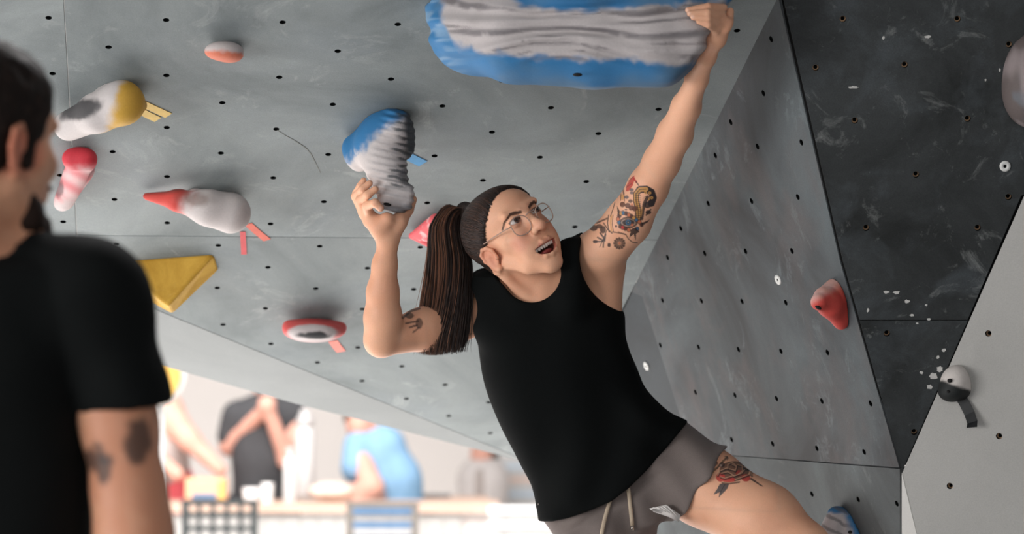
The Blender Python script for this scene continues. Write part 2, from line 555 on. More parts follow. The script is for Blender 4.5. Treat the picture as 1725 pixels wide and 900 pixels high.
HOLE_R = 0.0064
def cup_mesh():
    n = 10; V = []; F = []
    for r, y in ((1.00, 0.0), (1.0, -0.010), (0.62, -0.0101), (0.62, -0.016)):
        for k in range(n):
            t = 2 * math.pi * k / n; V.append((HOLE_R * r * math.cos(t), HOLE_R * r * math.sin(t), y))
    for i in range(3):
        for k in range(n):
            l = (k + 1) % n; F.append((i * n + k, (i + 1) * n + k, (i + 1) * n + l, i * n + l))
    F.append(tuple(3 * n + k for k in range(n - 1, -1, -1)))
    me = bpy.data.meshes.new('bolt_hole'); me.from_pydata(V, [], F); me.update()
    me.materials.append(M_brass); me.materials.append(M_hole)
    for p in me.polygons: p.material_index = 0 if 10 <= p.index < 20 else 1
    return me
CUP = cup_mesh(); CUP_DARK = CUP.copy()
CUP_DARK.materials[0] = M_hole

def panel(name, pl, poly, mat, parent, holes=(), thick=0.018, lift=0.0, dark=True, side_mat=None):
    """a sheet of plywood with real drilled holes; polygon and holes in frame pixels, mapped onto the plane"""
    x, y = pl.basis()
    P3 = [pl.at(u, v, lift) for u, v in poly]
    org = P3[0]
    to2 = lambda p: ((p - org) @ x, (p - org) @ y)
    P2 = [to2(p) for p in P3]
    area2 = sum(P2[i][0] * P2[(i + 1) % len(P2)][1] - P2[(i + 1) % len(P2)][0] * P2[i][1] for i in range(len(P2)))
    if area2 < 0: P2 = P2[::-1]; P3 = P3[::-1]
    H2 = [to2(pl.at(u, v, lift)) for u, v in holes]
    vs2 = [Vector(p) for p in P2]; ed = [(i, (i + 1) % len(P2)) for i in range(len(P2))]
    nh = 10
    for hx, hy in H2:
        b0 = len(vs2)
        for k in range(nh):
            t = 2 * math.pi * k / nh; vs2.append(Vector((hx + HOLE_R * math.cos(t), hy + HOLE_R * math.sin(t))))
        ed += [(b0 + k, b0 + (k + 1) % nh) for k in range(nh)]
    ov, oe, of, *_ = delaunay_2d_cdt(vs2, ed, [], 1, 1e-6)
    F = []
    hh = np.array(H2).reshape(-1, 2)
    def inside(px, py):
        r = False; n = len(P2)
        for i in range(n):
            (xa, ya), (xb, yb) = P2[i], P2[i - 1]
            if (ya > py) != (yb > py) and px < (xb - xa) * (py - ya) / (yb - ya) + xa: r = not r
        return r
    for f in of:
        cx = sum(ov[i][0] for i in f) / len(f); cy = sum(ov[i][1] for i in f) / len(f)
        if len(hh) and (((hh - [cx, cy]) ** 2).sum(1) < (HOLE_R * 0.9) ** 2).any(): continue
        if not inside(cx, cy): continue
        F.append(tuple(f))
    V = [org + x * p[0] + y * p[1] for p in ov]
    nb = len(V); m = len(P3)
    V += [p for p in P3] + [p - pl.n * thick for p in P3]
    for i in range(m):
        j = (i + 1) % m; F.append((nb + i, nb + m + i, nb + m + j, nb + j))
    F.append(tuple(nb + m + i for i in range(m - 1, -1, -1)))
    o = mesh_obj(name, np.array(V), F, mat, parent, smooth=False)
    Rw = np.stack([to_world(x) - to_world(np.zeros(3)), to_world(y) - to_world(np.zeros(3)), to_world(pl.n) - to_world(np.zeros(3))], 1)
    for (u, v) in holes:
        p = to_world(pl.at(u, v, lift))
        h_ = bpy.data.objects.new('bolt_hole', CUP_DARK if dark else CUP)
        COL.objects.link(h_)
        h_.matrix_world = Matrix.Translation(Vector(p)) @ Matrix(Rw.tolist()).to_4x4()
        h_.parent = o; h_.matrix_parent_inverse = o.matrix_world.inverted()
    return o

def struct(name, loc):
    e = empty(name, loc); e['kind'] = 'structure'; return e

# --- overhanging wall: rows of bolt holes from its regular grid
G0 = np.array([-0.65558349, 5.17635515, 0.46843078])
GI = np.array([0.109259216, 0.0127116816, -0.000914862413]); GJ = np.array([-0.0102163649, 0.0830047397, -0.0467310735])
grid = {}
for j in range(-7, 17):
    for i in range(-8, 12):
        if (i + j) % 2: continue
        p = G0 + i * GI + j * GJ
        u, v = p[0] / p[1] * FPX + 862.5, 450 - p[2] / p[1] * FPX
        grid[(i, j)] = (u, v)
fold = lambda u: 553 + (u - 340) * (775 - 553) / (885 - 340)         # lower edge of the overhang
crease = lambda v: 1308 + (1050 - 1308) * v / 520.0
seam_u = lambda v: 107 + v * 23 / 415.0
seam_v = lambda u: 396 + (u - 130) * 0.0085
W = struct('wall_overhang', to_world(PM.at(600, 560)))
mU = 18
skip = {(1, 1)}
def sel(fn): return [uv for ij, uv in grid.items() if ij not in skip and fn(*uv)]
v_at = lambda u: fold(u)
ux = 912.0
panel('wall_panel', PM, [(seam_u(-330) + 1, -330), (crease(-330), -330), (crease(seam_v(1100)) , seam_v(1100)), (seam_u(396) + 1, seam_v(130))], M_main, W,
      sel(lambda u, v: seam_u(v) + 8 < u < crease(v) - 25 and -320 < v < seam_v(u) - 8))
LSEAM = [(seam_u(400) + 1, seam_v(130) + 1.2), (crease(seam_v(1100)), seam_v(1100) + 1.2), (ux, fold(ux)), (seam_u(470) + 1, fold(seam_u(470)))]
panel('wall_panel', PM, LSEAM, M_main, W,
      sel(lambda u, v: seam_u(v) + 8 < u < crease(v) - 25 and seam_v(u) + 8 < v < min(fold(u) - 24, 530)) +
      [(375.7, 547.2), (456.3, 579.5), (534.7, 611), (609.8, 641.9), (684.7, 671.9), (756, 701), (826, 730), (602.7, 585.7), (677, 617.4), (749.7, 648.4), (823, 678), (525, 553), (684, 552), (757, 583)])
panel('wall_panel', PM, [(-420, -330), (seam_u(-330) - 0.6, -330), (seam_u(470) - 0.6, fold(seam_u(470))), (-420, fold(-420))], M_main, W,
      sel(lambda u, v: -300 < u < seam_u(v) - 8 and -320 < v < fold(u) - 15))

# --- light kicker strip under the overhang
k1, k2 = PM.at(-420, fold(-420)), PM.at(ux, fold(ux))
PK = Plane.thru(k1, k2, c(300, 623, PM.at(300, fold(300))[1] + 0.34))
S = struct('trim_kicker', to_world(PK.at(600, 700)))
panel('wall_panel', PK, [(-420, fold(-420) + 0.8), (ux, fold(ux) + 0.8), (905, 783), (500, 681), (296, 623), (-420, 430)], M_strip, S)

# --- side wall of three sheets
B = struct('wall_side', to_world(PB.at(1300, 900)))
rowsB = [(1116, 506), (1181.6, 507), (1250, 508), (1323.7, 510), (1112.4, 581.7), (1176.7, 585), (1244, 589), (1315.6, 592), (1394, 594), (1171.5, 661), (1238, 666), (1308, 671.6), (1384.5, 676), (1466.5, 680), (1232.5, 740.9), (1301.5, 748), (1376, 755.7), (1455.7, 761.7),
         (1124.5, 433.7), (1187, 427), (1256, 423.6), (1334, 423), (1147, 385), (1193, 343), (1266, 339), (1344, 332), (1205, 262), (1276, 247), (1350, 240), (1231, 206), (1286, 157), (1299, 66)]
rowsB3 = [(1367, 833), (1445, 842), (1294, 825), (1510, 849)]
lowB = lambda u: 765 + (u - 1200) * 25 / 317.0
redge = [(1311, -10), (1415, 440), (1515, 788)]
panel('wall_panel', PB, [(1309, -14)] + redge[1:] + [(1165, lowB(1165)), (1082, 500), (crease(492), 492)], M_side, B, rowsB, dark=True)
s1_, s2_ = PB.at(1081, 499), PB.at(1165, lowB(1165))
PB2 = Plane.thru(s1_, s2_, c(980, 640, PB.at(980, 640)[1] + 0.02))
panel('wall_panel', PB2, [(1068, 478), (1080.6, 498), (1164.4, lowB(1165)), (965, 790), (930, 770), (980, 640)], M_side_shade, B, [], lift=-0.001)
panel('wall_panel', PB, [(962, 748), (1165, lowB(1165) + 1), (1515, lowB(1515) + 1), (1514, 1650), (962, 1500)], M_side_low, B, rowsB3, lift=-0.001)

# --- dark front panel of two sheets, pale slab and narrow return beside it
Cw = struct('wall_front', to_world(PC.at(1600, 600)))
edgeD = lambda v: 1725 + (v - 330) * (1520 - 1725) / (795 - 330.0)
leftC = lambda v: 1320 + (1420 - 1320) * v / 440.0 if v < 440 else 1420 + (1519 - 1420) * (v - 440) / 350.0
holesC = [(1420, 32), (1613, 32), (1374, 114), (1524, 109), (1440, 203), (1630, 200), (1543, 294), (1459, 384), (1647, 384), (1700, 75), (1699, 332)]
panel('wall_panel', PC, [(leftC(-300), -300), (2050, -300), (2050, 200), (edgeD(330) - 5, 330), (edgeD(539) - 3, 539), (leftC(539), 539), (leftC(440), 440)], M_dark, Cw, holesC, dark=False)
panel('wall_panel', PC, [(leftC(540.4), 540.4), (edgeD(540.4) - 2, 540.4), (1521, 791), (1518.5, 789)], M_dark, Cw, [(1494, 562), (1540, 728)], dark=False)
Dw = struct('wall_slab', to_world(PD.at(1650, 880)))
panel('wall_panel', PD, [(edgeD(200), 200), (2050, 200), (2050, 1650), (1727, 1650), (1546, 904), (1520.5, 796)], M_pale, Dw, [(1665, 562), (1683, 735), (1600, 819)], dark=False)
panel('wall_panel', PS, [(1519, 797), (1545, 905), (1700, 1550), (1520, 1550)], M_pale2, Dw)
# black backing seen in the joints
bq = [PC.at(u, v) - PC.n * 0.012 for u, v in ((1313, -10), (1330, -10), (1430, 440), (1524, 790), (1516.5, 790), (1417, 440))]
mesh_obj('joint_backing', np.array(bq), [(0, 1, 2, 5), (5, 2, 3, 4)], M_black, Cw, smooth=False)
bq = [PC.at(u, v) - PC.n * 0.016 for u, v in ((1690, 330), (1790, 200), (1900, 200), (1540, 800), (1522, 780), (1620, 540))]
mesh_obj('joint_backing', np.array(bq), [(0, 1, 2, 3, 4, 5)], M_black, Cw, smooth=False)

# --- the hall: floor, far wall, added dark mats
M_floor = plain('pale_floor', lin(226, 222, 219), 0.55, 0.06, 1.5)
M_hall = plain('white_hall_wall', lin(240, 232, 226), 0.8, 0.03, 0.8)
fl = MB().box((0, 11, -0.05), (16, 22, 0.05)); o = fl.build('floor', M_floor, None, False, True); o['kind'] = 'structure'
mt = MB()
for i_ in range(4):
    mt = MB().box((-4.5 + 3 * i_, -0.1, 0.02), (1.49, 5.3, 0.02)); o = mt.build('floor_bounce_cutter', plain('dark_bounce_cutter', lin(74, 78, 84), .7, .08, 8), None, False, True); o['kind'] = 'structure'  # unseen dark mats, added to cut floor bounce on the upper overhang
hw = MB().box((0, 18.6, 4), (16, 0.1, 4)); o = hw.build('wall_back', M_hall, None, False, True); o['kind'] = 'structure'

# chalk dabs left on the panels
M_chalk = plain('chalk_dust', lin(196, 194, 190), .95, .12, 120, spec=.05)
def chalk(pl, par, u, v, ru, rv, n=14, seed=0):
    r_ = random.Random(seed); x, y = pl.basis(); cen = pl.at(u, v, .0005); s_ = cen[1] / FPX
    pts_ = []
    for k_ in range(n):
        t = 2 * math.pi * k_ / n; q_ = r_.uniform(.6, 1.0)
        pts_.append(cen + x * math.cos(t) * ru * s_ * q_ + y * math.sin(t) * rv * s_ * q_)
    mesh_obj('chalk_mark', np.array(pts_ + [cen]), [(k_, (k_ + 1) % n, n) for k_ in range(n)], M_chalk, par, False)
for i_, (u, v, ru, rv) in enumerate(((1493, 492, 6, 3), (1510, 493, 7, 3.5), (1528, 508, 5, 4), (1536, 531, 5, 2.5), (1565, 538, 4, 3), (1462, 523, 2.5, 4), (1560, 514, 2.5, 2.5), (1572, 634, 9, 8), (1583, 622, 6, 7), (1566, 652, 6, 5), (1552, 628, 4, 3), (1580, 602, 3, 4), (1590, 590, 4, 4), (1488, 64, 3, 4), (1563, 62, 7, 3), (1438, 147, 10, 2.5), (1545, 545, 3, 2), (1660, 135, 2, 2.5), (1684, 118, 2, 4))):
    chalk(PC, Cw, u, v, ru, rv, seed=i_)

MB().tube([PM.at(u, v, .0004) for u, v in ((467, 219), (481, 228), (497, 237), (514, 248), (524, 259), (532, 275), (540, 291))], [.0010, .0012, .0014, .0014, .0012, .0010, .0005], 6, flat=.2, up=PM.n).build('scuff_mark', plain('grey_scuff', lin(122, 124, 120), .9, .1, 60), W)
# ------------------------------------------------------------------ climbing holds
M_hold = vcol('moulded_resin', 0.62, 0.3, bump=0.25, bscale=260)
M_hold_gloss = vcol('chalky_resin', 0.7, 0.2, bump=0.35, bscale=180)
M_bolt = plain('bolt_recess', lin(26, 24, 24), 0.7, 0.1, 40)
RED, YEL, BLU = lin(196, 66, 62), lin(202, 158, 66), lin(52, 116, 166)
WHT, DRK = lin(198, 190, 188), lin(52, 52, 56)

def pm(u, v, dl=0.0): return c(u, v, PM.at(u, v)[1] - dl)
def pb(u, v, dl=0.0): return c(u, v, PB.at(u, v)[1] - dl)
def dpx(u, v, d, px): return px / FPX * d

def recess(parent, u, v, d, rx, ry, tilt=0.0, name='bolt_recess'):
    ct, st = math.cos(tilt), math.sin(tilt); s = d / FPX
    R = np.array([[ct, 0, -st], [0, 1, 0], [st, 0, ct]])
    return MB().ell(c(u, v, d), (rx * s, 0.004, ry * s), R, 12, 8).build(name, M_bolt, parent)

def hold(name, prims, h, colfn, label, group='climbing holds', mat=None, sm=1, wall=None):
    if wall is not None: prims = prims + [f_fn(lambda X: -(X @ wall.n - wall.d), np.array([-9., 0, -9]), np.array([9., 20, 9]), 0, 'i')]
    V, F = sdf_mesh(prims, h, smooth_it=sm)
    u, v = pix(V)
    cols = colfn(V, u, v)
    o = mesh_obj(name, V, F, mat or M_hold, None, True, np.clip(cols, 0, 1))
    return tag(o, label, 'climbing hold', group)

def base(V, col): return np.tile(np.asarray(col, float), (len(V), 1))

def col_yellow(V, u, v):
    C_ = base(V, YEL); n = fbm(V, 45)
    C_ = mixc(C_, WHT, sstep(204, 178, u + 26 * (n - .5) + 0.35 * (v - 180)))
    C_ = mixc(C_, DRK * .7, 0.9 * sstep(1.3, 0.75, np.hypot((u - 135) / 34, (v - 184 + 0.25 * (u - 135)) / 16) + 0.7 * (n - .5)))
    return C_
h1 = hold('climbing_hold', chain([pm(116, 212, .075), pm(165, 190, .10), pm(207, 174, .095), pm(236, 178, .05)], [.030, .036, .040, .014], .02)
     + [f_ell(pm(140, 182, .16), (.045, .03, .02), None, .02, 's'), f_cone(pm(195, 165, .0), pm(200, 172, .07), .05, .035, .02)], .0035, col_yellow,
     'yellow bean-shaped hold whitened with chalk beside the bearded man\'s head', wall=PM)
recess(h1, 189, 204, 5.49, 9, 3.2, 0.35)

def col_red2(V, u, v):
    n = fbm(V, 60); C_ = base(V, lin(206, 58, 70))
    st = 0.5 + 0.5 * np.sin((v - 270 - .55 * (u - 130)) / 4.6)
    C_ = mixc(C_, lin(222, 190, 190), sstep(272, 290, v + 14 * (n - .5)) * (0.35 + 0.5 * st))
    C_ = mixc(C_, WHT, sstep(325, 345, v + 20 * (n - .5)) * .8)
    return mixc(C_, DRK, .7 * sstep(1.2, .6, np.hypot((u - 100) / 9, (v - 318) / 16) + .6 * (n - .5)))
h2 = hold('climbing_hold', [f_cone(pm(119, 266, .05), pm(149, 267, .05), .014, .012), f_cone(pm(135, 272, .05), pm(104, 342, .06), .025, .017, .03), f_cone(pm(135, 285, 0), pm(112, 330, .0), .03, .02, .02),
      f_cone(pm(146, 268, .06), pm(112, 340, .07), .012, .012, .02)], .003, col_red2, 'narrow red wedge hold partly hidden by the bearded man\'s face', wall=PM)
recess(h2, 134, 267, 5.57, 3, 3); recess(h2, 98, 348, 5.71, 6, 3)

def col_tear(V, u, v):
    n = fbm(V, 40); C_ = base(V, lin(200, 72, 64))
    C_ = mixc(C_, lin(96, 66, 60), .75 * sstep(330, 318, v + .05 * (u - 300)) * sstep(330, 290, u))
    C_ = mixc(C_, WHT, sstep(292, 330, u + 40 * (n - .5) + .5 * (v - 345)))
    C_ = mixc(C_, lin(120, 100, 92), .65 * sstep(1.2, .4, np.hypot((u - 328) / 34, (v - 336) / 14) + (n - .5)))
    return C_
h3 = hold('climbing_hold', chain([pm(247, 331, .03), pm(300, 338, .08), pm(350, 350, .11), pm(388, 359, .12)], [.008, .021, .036, .043], .015)
     + [f_cone(pm(330, 325, .0), pm(385, 335, .0), .02, .03, .03)], .0035, col_tear, 'teardrop hold with red tip and chalk-white belly above the yellow wedge', wall=PM)

# faceted yellow volume
M_yel = wall_mat('yellow_volume_paint', lin(214, 172, 74), lin(226, 206, 150), lin(176, 134, 44), .3, .2, 9.0, grain=.06)
dv = PM.at(280, 435)[1]
vv = [pm(188, 441, 0), pm(361, 428, 0), c(283, 517, dv - .02), pm(369, 456, .01), c(291, 529, dv + .06), pm(202, 484, .01), pm(215, 452, -.1), pm(350, 440, -.1)]
vo = mesh_obj('climbing_volume', np.array(vv), [(0, 1, 2), (1, 3, 4, 2), (0, 2, 4, 5), (5, 4, 3), (0, 5, 6), (1, 7, 3), (0, 6, 7, 1), (5, 3, 7, 6)], M_yel, None, False)
tag(vo, 'yellow faceted triangular volume behind the bearded man\'s shoulder', 'climbing volume')
bv = vo.modifiers.new('bevel', 'BEVEL'); bv.width = 0.006; bv.segments = 2

def col_pink(V, u, v):
    n = fbm(V, 60); C_ = base(V, lin(214, 122, 96))
    return mixc(C_, WHT, sstep(92, 82, v + 14 * (n - .5) - .12 * (u - 377)) * .95)
h5 = hold('climbing_hold', [f_ell(pm(376, 86, .05), (.036, .03, .019), None, 0), f_ell(pm(392, 92, .04), (.019, .03, .013), None, .02), f_cone(pm(365, 80, 0), pm(390, 82, 0), .016, .016, .02)], .0025, col_pink,
     'small round pink hold dusted with chalk, uppermost on the grey overhang', wall=PM)
recess(h5, 377, 97.5, 5.25, 5, 2.2)

def col_rim(V, u, v):
    n = fbm(V, 60); C_ = base(V, lin(214, 92, 90))
    q = np.hypot((u - 528) / 44, (v - 561) / 15)
    C_ = mixc(C_, WHT, sstep(566, 574, v - .0006 * (u - 528) ** 2 + 4 * (n - .5)) * .75)
    C_ = mixc(C_, lin(190, 182, 182), sstep(1.1, .85, q + .2 * (n - .5)))
    return mixc(C_, lin(58, 58, 60), sstep(1.0, .55, np.hypot((u - 530) / 36, (v - 565) / 8) + .6 * (n - .5)))
h6 = hold('climbing_hold', [f_cone(pm(486, 549, .06), pm(575, 552, .06), .011, .011), f_ell(pm(529, 558, .09), (.068, .055, .026), None, .02), f_cone(pm(500, 548, 0), pm(560, 550, 0), .02, .02, .02),
     f_ell(pm(529, 556, .17), (.052, .03, .014), None, .012, 's')], .003, col_rim, 'shallow red-rimmed hold with blackened dish, lowest on the overhang', wall=PM)

def col_col(V, u, v):
    n = fbm(V, 55); n2 = fbm(V, 18)
    C_ = base(V, BLU)
    edge = (u - 604) * .62 + (v - 262) * .72
    C_ = mixc(C_, WHT, sstep(-14, 4, edge + 26 * (n - .5)) * sstep(196, 214, v + .25 * (u - 660) + 14 * (n2 - .5)))
    C_ = mixc(C_, BLU, .8 * sstep(.12, .0, np.abs(np.sin((edge + 8 * n2) / 9))) * sstep(26, 6, edge) * sstep(-8, 2, edge))
    right = 666 + .02 * (v - 200) - 10 * sstep(275, 290, v) - 5 * np.sin(v / 6.5)
    st = sstep(-.1, .5, np.sin((v + 7 * (n - .5) - .22 * (u - 670)) / 1.9 ))
    C_ = mixc(C_, lin(64, 70, 74), .85 * sstep(-8, 6, u - right + 16 * (n - .5)) * np.maximum(st, .7 * sstep(12, 22, u - right)) * sstep(322, 312, v))
    C_ = mixc(C_, lin(70, 76, 82), .9 * sstep(682, 690, u - .05 * (v - 250)) * sstep(300, 260, v))  # right facet darkened: its shade is put into the colour
    return mixc(C_, lin(84, 88, 94), .8 * sstep(341, 350, v - .02 * (u - 660) + 5 * (n - .5)))
def disp_col(X):
    u = X[..., 0] / X[..., 1] * FPX; v = -X[..., 2] / X[..., 1] * FPX
    return 0.0022 * np.sin((v - .22 * u) / 1.9) * sstep(5.56, 5.46, X[..., 1]) * sstep(-242, -222, u + .3 * (v + 200))
dh = 5.46
h7 = hold('climbing_hold', [f_cone(c(598, 248, 5.56), c(668, 204, 5.5), .026, .022), f_cone(c(606, 268, 5.54), c(668, 215, 5.46), .026, .026, .03), f_cone(c(640, 246, 5.5), c(664, 330, dh), .052, .031, .02), f_cone(c(676, 228, 5.52), c(680, 250, 5.52), .022, .021, .02),
     f_box(c(669, 332, dh), (.031, .03, .024), np.array([[.985, 0, .17], [0, 1, 0], [-.17, 0, .985]]), .010, .02), f_cone(c(640, 215, 5.6), c(655, 225, 5.5), .045, .045, .03),
     f_fn(disp_col, c(540, 380, 5.3), c(740, 150, 5.75), 0, 'disp')], .003, col_col,
     'blue column-shaped hold white with chalk, gripped by the climber\'s bent arm', wall=PM)
recess(h7, 652.5, 344.5, 5.427, 7, 3, -.15); recess(h7, 666, 210, 5.478, 4, 6, .1)

# the big feature held by the straight arm
def f_big(X):
    u = X[..., 0] / X[..., 1] * FPX + 862.5; v = 450 - X[..., 2] / X[..., 1] * FPX
    vm = np.interp(u, [720, 800, 950, 1080, 1200], [40, 48, 46, 56, 50])
    sp = np.interp(u, [720, 800, 900, 980, 1080, 1200], [1.0, .9, .42, .42, .75, 1.0])
    ph = (v - vm) / (6.0 * sp + 1.6)
    w = sstep(-70, -25, v - vm) * sstep(62, 40, v - vm - 4)
    return (0.0030 * np.sin(ph + .7 * np.sin(u / 47)) + .0018 * np.sin(1.7 * ph + u / 40)) * w * sstep(5.35, 5.15, X[..., 1])
def col_big(V, u, v):
    n = fbm(V, 40); n2 = fbm(V, 12); n3 = vnoise(V * np.array([14, 20, 170]), 1.0)
    C_ = base(V, BLU)
    C_ = mixc(C_, lin(150, 176, 196), .55 * sstep(.45, .75, n3) * sstep(800, 730, u))
    top = np.interp(u, [740, 770, 830, 930, 1050, 1150, 1240], [-40, -5, -8, 22, 14, 8, 2])
    bot = np.interp(u, [735, 760, 800, 850, 900, 960, 1050, 1140, 1200], [30, 68, 86, 88, 96, 98, 102, 106, 100])
    w = sstep(-6, 6, v - top + 24 * (n - .5)) * sstep(7, -7, v - bot + 24 * (n - .5)) * sstep(738, 758, u + 30 * (n - .5))
    C_ = mixc(C_, lin(192, 182, 178), .92 * w)
    vm = np.interp(u, [720, 800, 950, 1080, 1200], [40, 48, 46, 56, 50])
    sp = np.interp(u, [720, 800, 900, 980, 1080, 1200], [1.0, .9, .42, .42, .75, 1.0])
    ph = (v - vm) / (6.0 * sp + 1.6)
    ln = np.maximum(sstep(.35, 1.0, np.sin(ph + .7 * np.sin(u / 47) + 1.2 + 2.2 * (n2 - .5))) * sstep(.35, .6, vnoise(V * np.array([9, 9, 60]), 1.0)), .8 * sstep(.55, 1.0, np.sin(2.1 * ph + 3 * n2)) * sstep(.45, .65, vnoise(V * np.array([14, 9, 80]) + 7, 1.0)))
    C_ = mixc(C_, lin(84, 80, 84), .75 * w * ln * sstep(.30, .55, n + .12))
    C_ = mixc(C_, lin(120, 108, 104), .45 * w * sstep(.5, .75, n2))
    C_ = mixc(C_, lin(60, 72, 84), .55 * sstep(1080, 1150, u) * sstep(100, 118, v + 10 * (n - .5)))
    C_ = mixc(C_, lin(150, 158, 162), .6 * sstep(143, 150, v + 5 * (n - .5)))
    return mixc(C_, lin(96, 122, 142), .55 * sstep(.42, .75, n2) * (1 - w))
cc_, ss_ = math.cos(.93), math.sin(.93)
h8 = hold('climbing_volume', chain([c(792, 40, 5.16), c(870, 56, 5.12), c(1000, 62, 5.11), c(1090, 60, 5.1), c(1128, 48, 5.1)], [.078, .094, .097, .095, .088], .01)
     + [f_cone(c(750, 10, 5.2), c(752, 62, 5.2), .032, .026, .03), f_cone(c(752, -40, 5.2), c(1215, -40, 5.12), .06, .05, .04), f_ell(c(815, 85, 5.2), (.085, .08, .05), None, .03),
        f_box(c(1120, 52, 5.13), (.088, .10, .066), np.array([[cc_, 0, -ss_], [0, 1, 0], [ss_, 0, cc_]]).T @ np.eye(3), .03, .03),
        f_cone(c(1212, 4, 5.09), c(1168, 60, 5.08), .030, .045, .04),
        f_cone(c(950, -60, 5.12), c(1100, -60, 5.2), .12, .10, .03), f_ell(c(940, 43, 4.985), (.16, .03, .018), None, .03, 's'),
        f_fn(lambda X: (X - c(1168, 104, 5.03)) @ unit(np.array([.76, -.12, -.65])), c(900, 300, 4.5), c(1400, -400, 5.8), .014, 'i'), f_fn(lambda X: (X - c(1212, 30, 5.03)) @ unit(np.array([.85, -.10, -.48])), c(900, 300, 4.5), c(1400, -400, 5.8), .014, 'i'),
        f_fn(f_big, c(690, 190, 4.8), c(1260, -150, 5.6), 0, 'disp')], .004, col_big,
     'large blue volume streaked with white chalk at the top, held by the straight arm', 'climbing volumes', sm=1, wall=PM)
recess(h8, 973, 126, 5.03, 8, 3.2); recess(h8, 736, 66, 5.17, 3, 4, .5)

def col_p9(V, u, v):
    n = fbm(V, 70); return mixc(base(V, lin(222, 98, 104)), lin(226, 196, 194), .8 * sstep(.55, .7, n + .004 * (u - 720)))
hold('climbing_hold', [f_cone(pm(693, 397, .03), pm(735, 372, .05), .006, .016), f_cone(pm(693, 398, .03), pm(735, 412, .05), .006, .014, .004), f_cone(pm(700, 397, .03), pm(740, 392, .06), .008, .028, .006), f_cone(pm(725, 385, 0), pm(740, 395, 0), .02, .02, .02)], .003, col_p9,
     'pink pointed hold half hidden behind the ponytail', wall=PM)

def col_r10(V, u, v):
    n = fbm(V, 50); C_ = base(V, lin(206, 78, 70))
    top = 506 - .62 * (u - 1368)
    C_ = mixc(C_, lin(226, 186, 176), .9 * sstep(14, -6, v - top - 6 * (n - .5)) * sstep(1428, 1414, u))
    return mixc(C_, lin(216, 136, 110), .4 * sstep(.45, .7, n) * sstep(30, 0, v - top))
dB = PB.at(1405, 515)[1]
h10 = hold('climbing_hold', [f_cone(c(1404, 491, dB), c(1410, 487, dB - .03), .02, .017), f_cone(c(1414, 500, dB - .02), c(1419, 536, dB - .02), .018, .014, .02), f_cone(c(1416, 546, dB - .02), c(1400, 520, dB - .05), .010, .02, .02), f_cone(c(1380, 509, dB - .08), c(1405, 505, dB - .03), .017, .030, .02),
      f_cone(c(1386, 497, dB - .06), c(1406, 485, dB - .03), .012, .012, .02), f_ell(c(1420, 515, dB + .01), (.025, .05, .045), None, .01)], .0025, col_r10, 'red cone-shaped hold on the slate side wall', wall=PB)
recess(h10, 1378.5, 518.5, dB - .099, 6, 3, -.5)

def col_11(V, u, v):
    n = fbm(V, 70); C_ = base(V, lin(38, 40, 40))
    return mixc(C_, lin(214, 206, 200), sstep(652, 645, v - .35 * (u - 1607) + 5 * (n - .5)))
dD = PD.at(1608, 650)[1]
R11 = np.array([[.92, 0, -.39], [0, 1, 0], [.39, 0, .92]])
h11 = hold('climbing_hold', [f_ell(c(1608, 643, dD - .01), (.027, .035, .033), R11.T, 0), f_ell(c(1603, 660, dD - .012), (.026, .03, .02), None, .012), f_ell(c(1622, 652, dD), (.016, .03, .024), None, .01)], .002, col_11,
      'white and black jug on the pale slab with black tape hanging below', wall=PD)
recess(h11, 1600, 641.5, dD - .044, 4.5, 3.6); recess(h11, 1597.5, 660, dD - .040, 3.2, 2.4)

def col_12(V, u, v):
    n = vnoise(V * np.array([60, 40, 18]), 1.0); n2 = fbm(V, 25)
    C_ = mixc(base(V, lin(104, 94, 92)), lin(158, 146, 146), .7 * sstep(.4, .8, n))
    return mixc(C_, lin(112, 122, 132), .5 * sstep(.5, .7, n2) * sstep(110, 170, v))
dC = PC.at(1745, 130)[1]
hold('climbing_volume', [f_ell(c(1752, 128, dC - .01), (.070, .07, .088), None, 0), f_ell(c(1735, 165, dC), (.045, .05, .055), None, .03)], .004, col_12, 'brownish rounded volume cut by the right edge on the dark panel', 'climbing volumes', wall=PC)

def col_13(V, u, v):
    n = fbm(V, 60); C_ = base(V, BLU)
    C_ = mixc(C_, WHT, sstep(1440, 1418, u - .3 * (v - 880) + 22 * (n - .5)) * sstep(860, 868, v + 8 * (n - .5)) * .9)
    return mixc(C_, lin(110, 108, 110), .7 * sstep(.3, .9, np.sin((v - .5 * u + 8 * n) / 3.4)) * sstep(1440, 1420, u))
d13 = PB.at(1425, 885)[1]
h13 = hold('climbing_hold', [f_cone(c(1408, 868, d13 - .02), c(1395, 905, d13 - .03), .018, .024), f_cone(c(1434, 876, d13 - .02), c(1445, 905, d13 - .02), .018, .026, .02), f_cone(c(1420, 874, d13), c(1420, 920, d13), .022, .05, .02)], .0025, col_13,
      'blue chalked hold beside the bent knee, lowest on the side wall', wall=PB)
recess(h13, 1432, 897, d13 - .052, 3.5, 3)

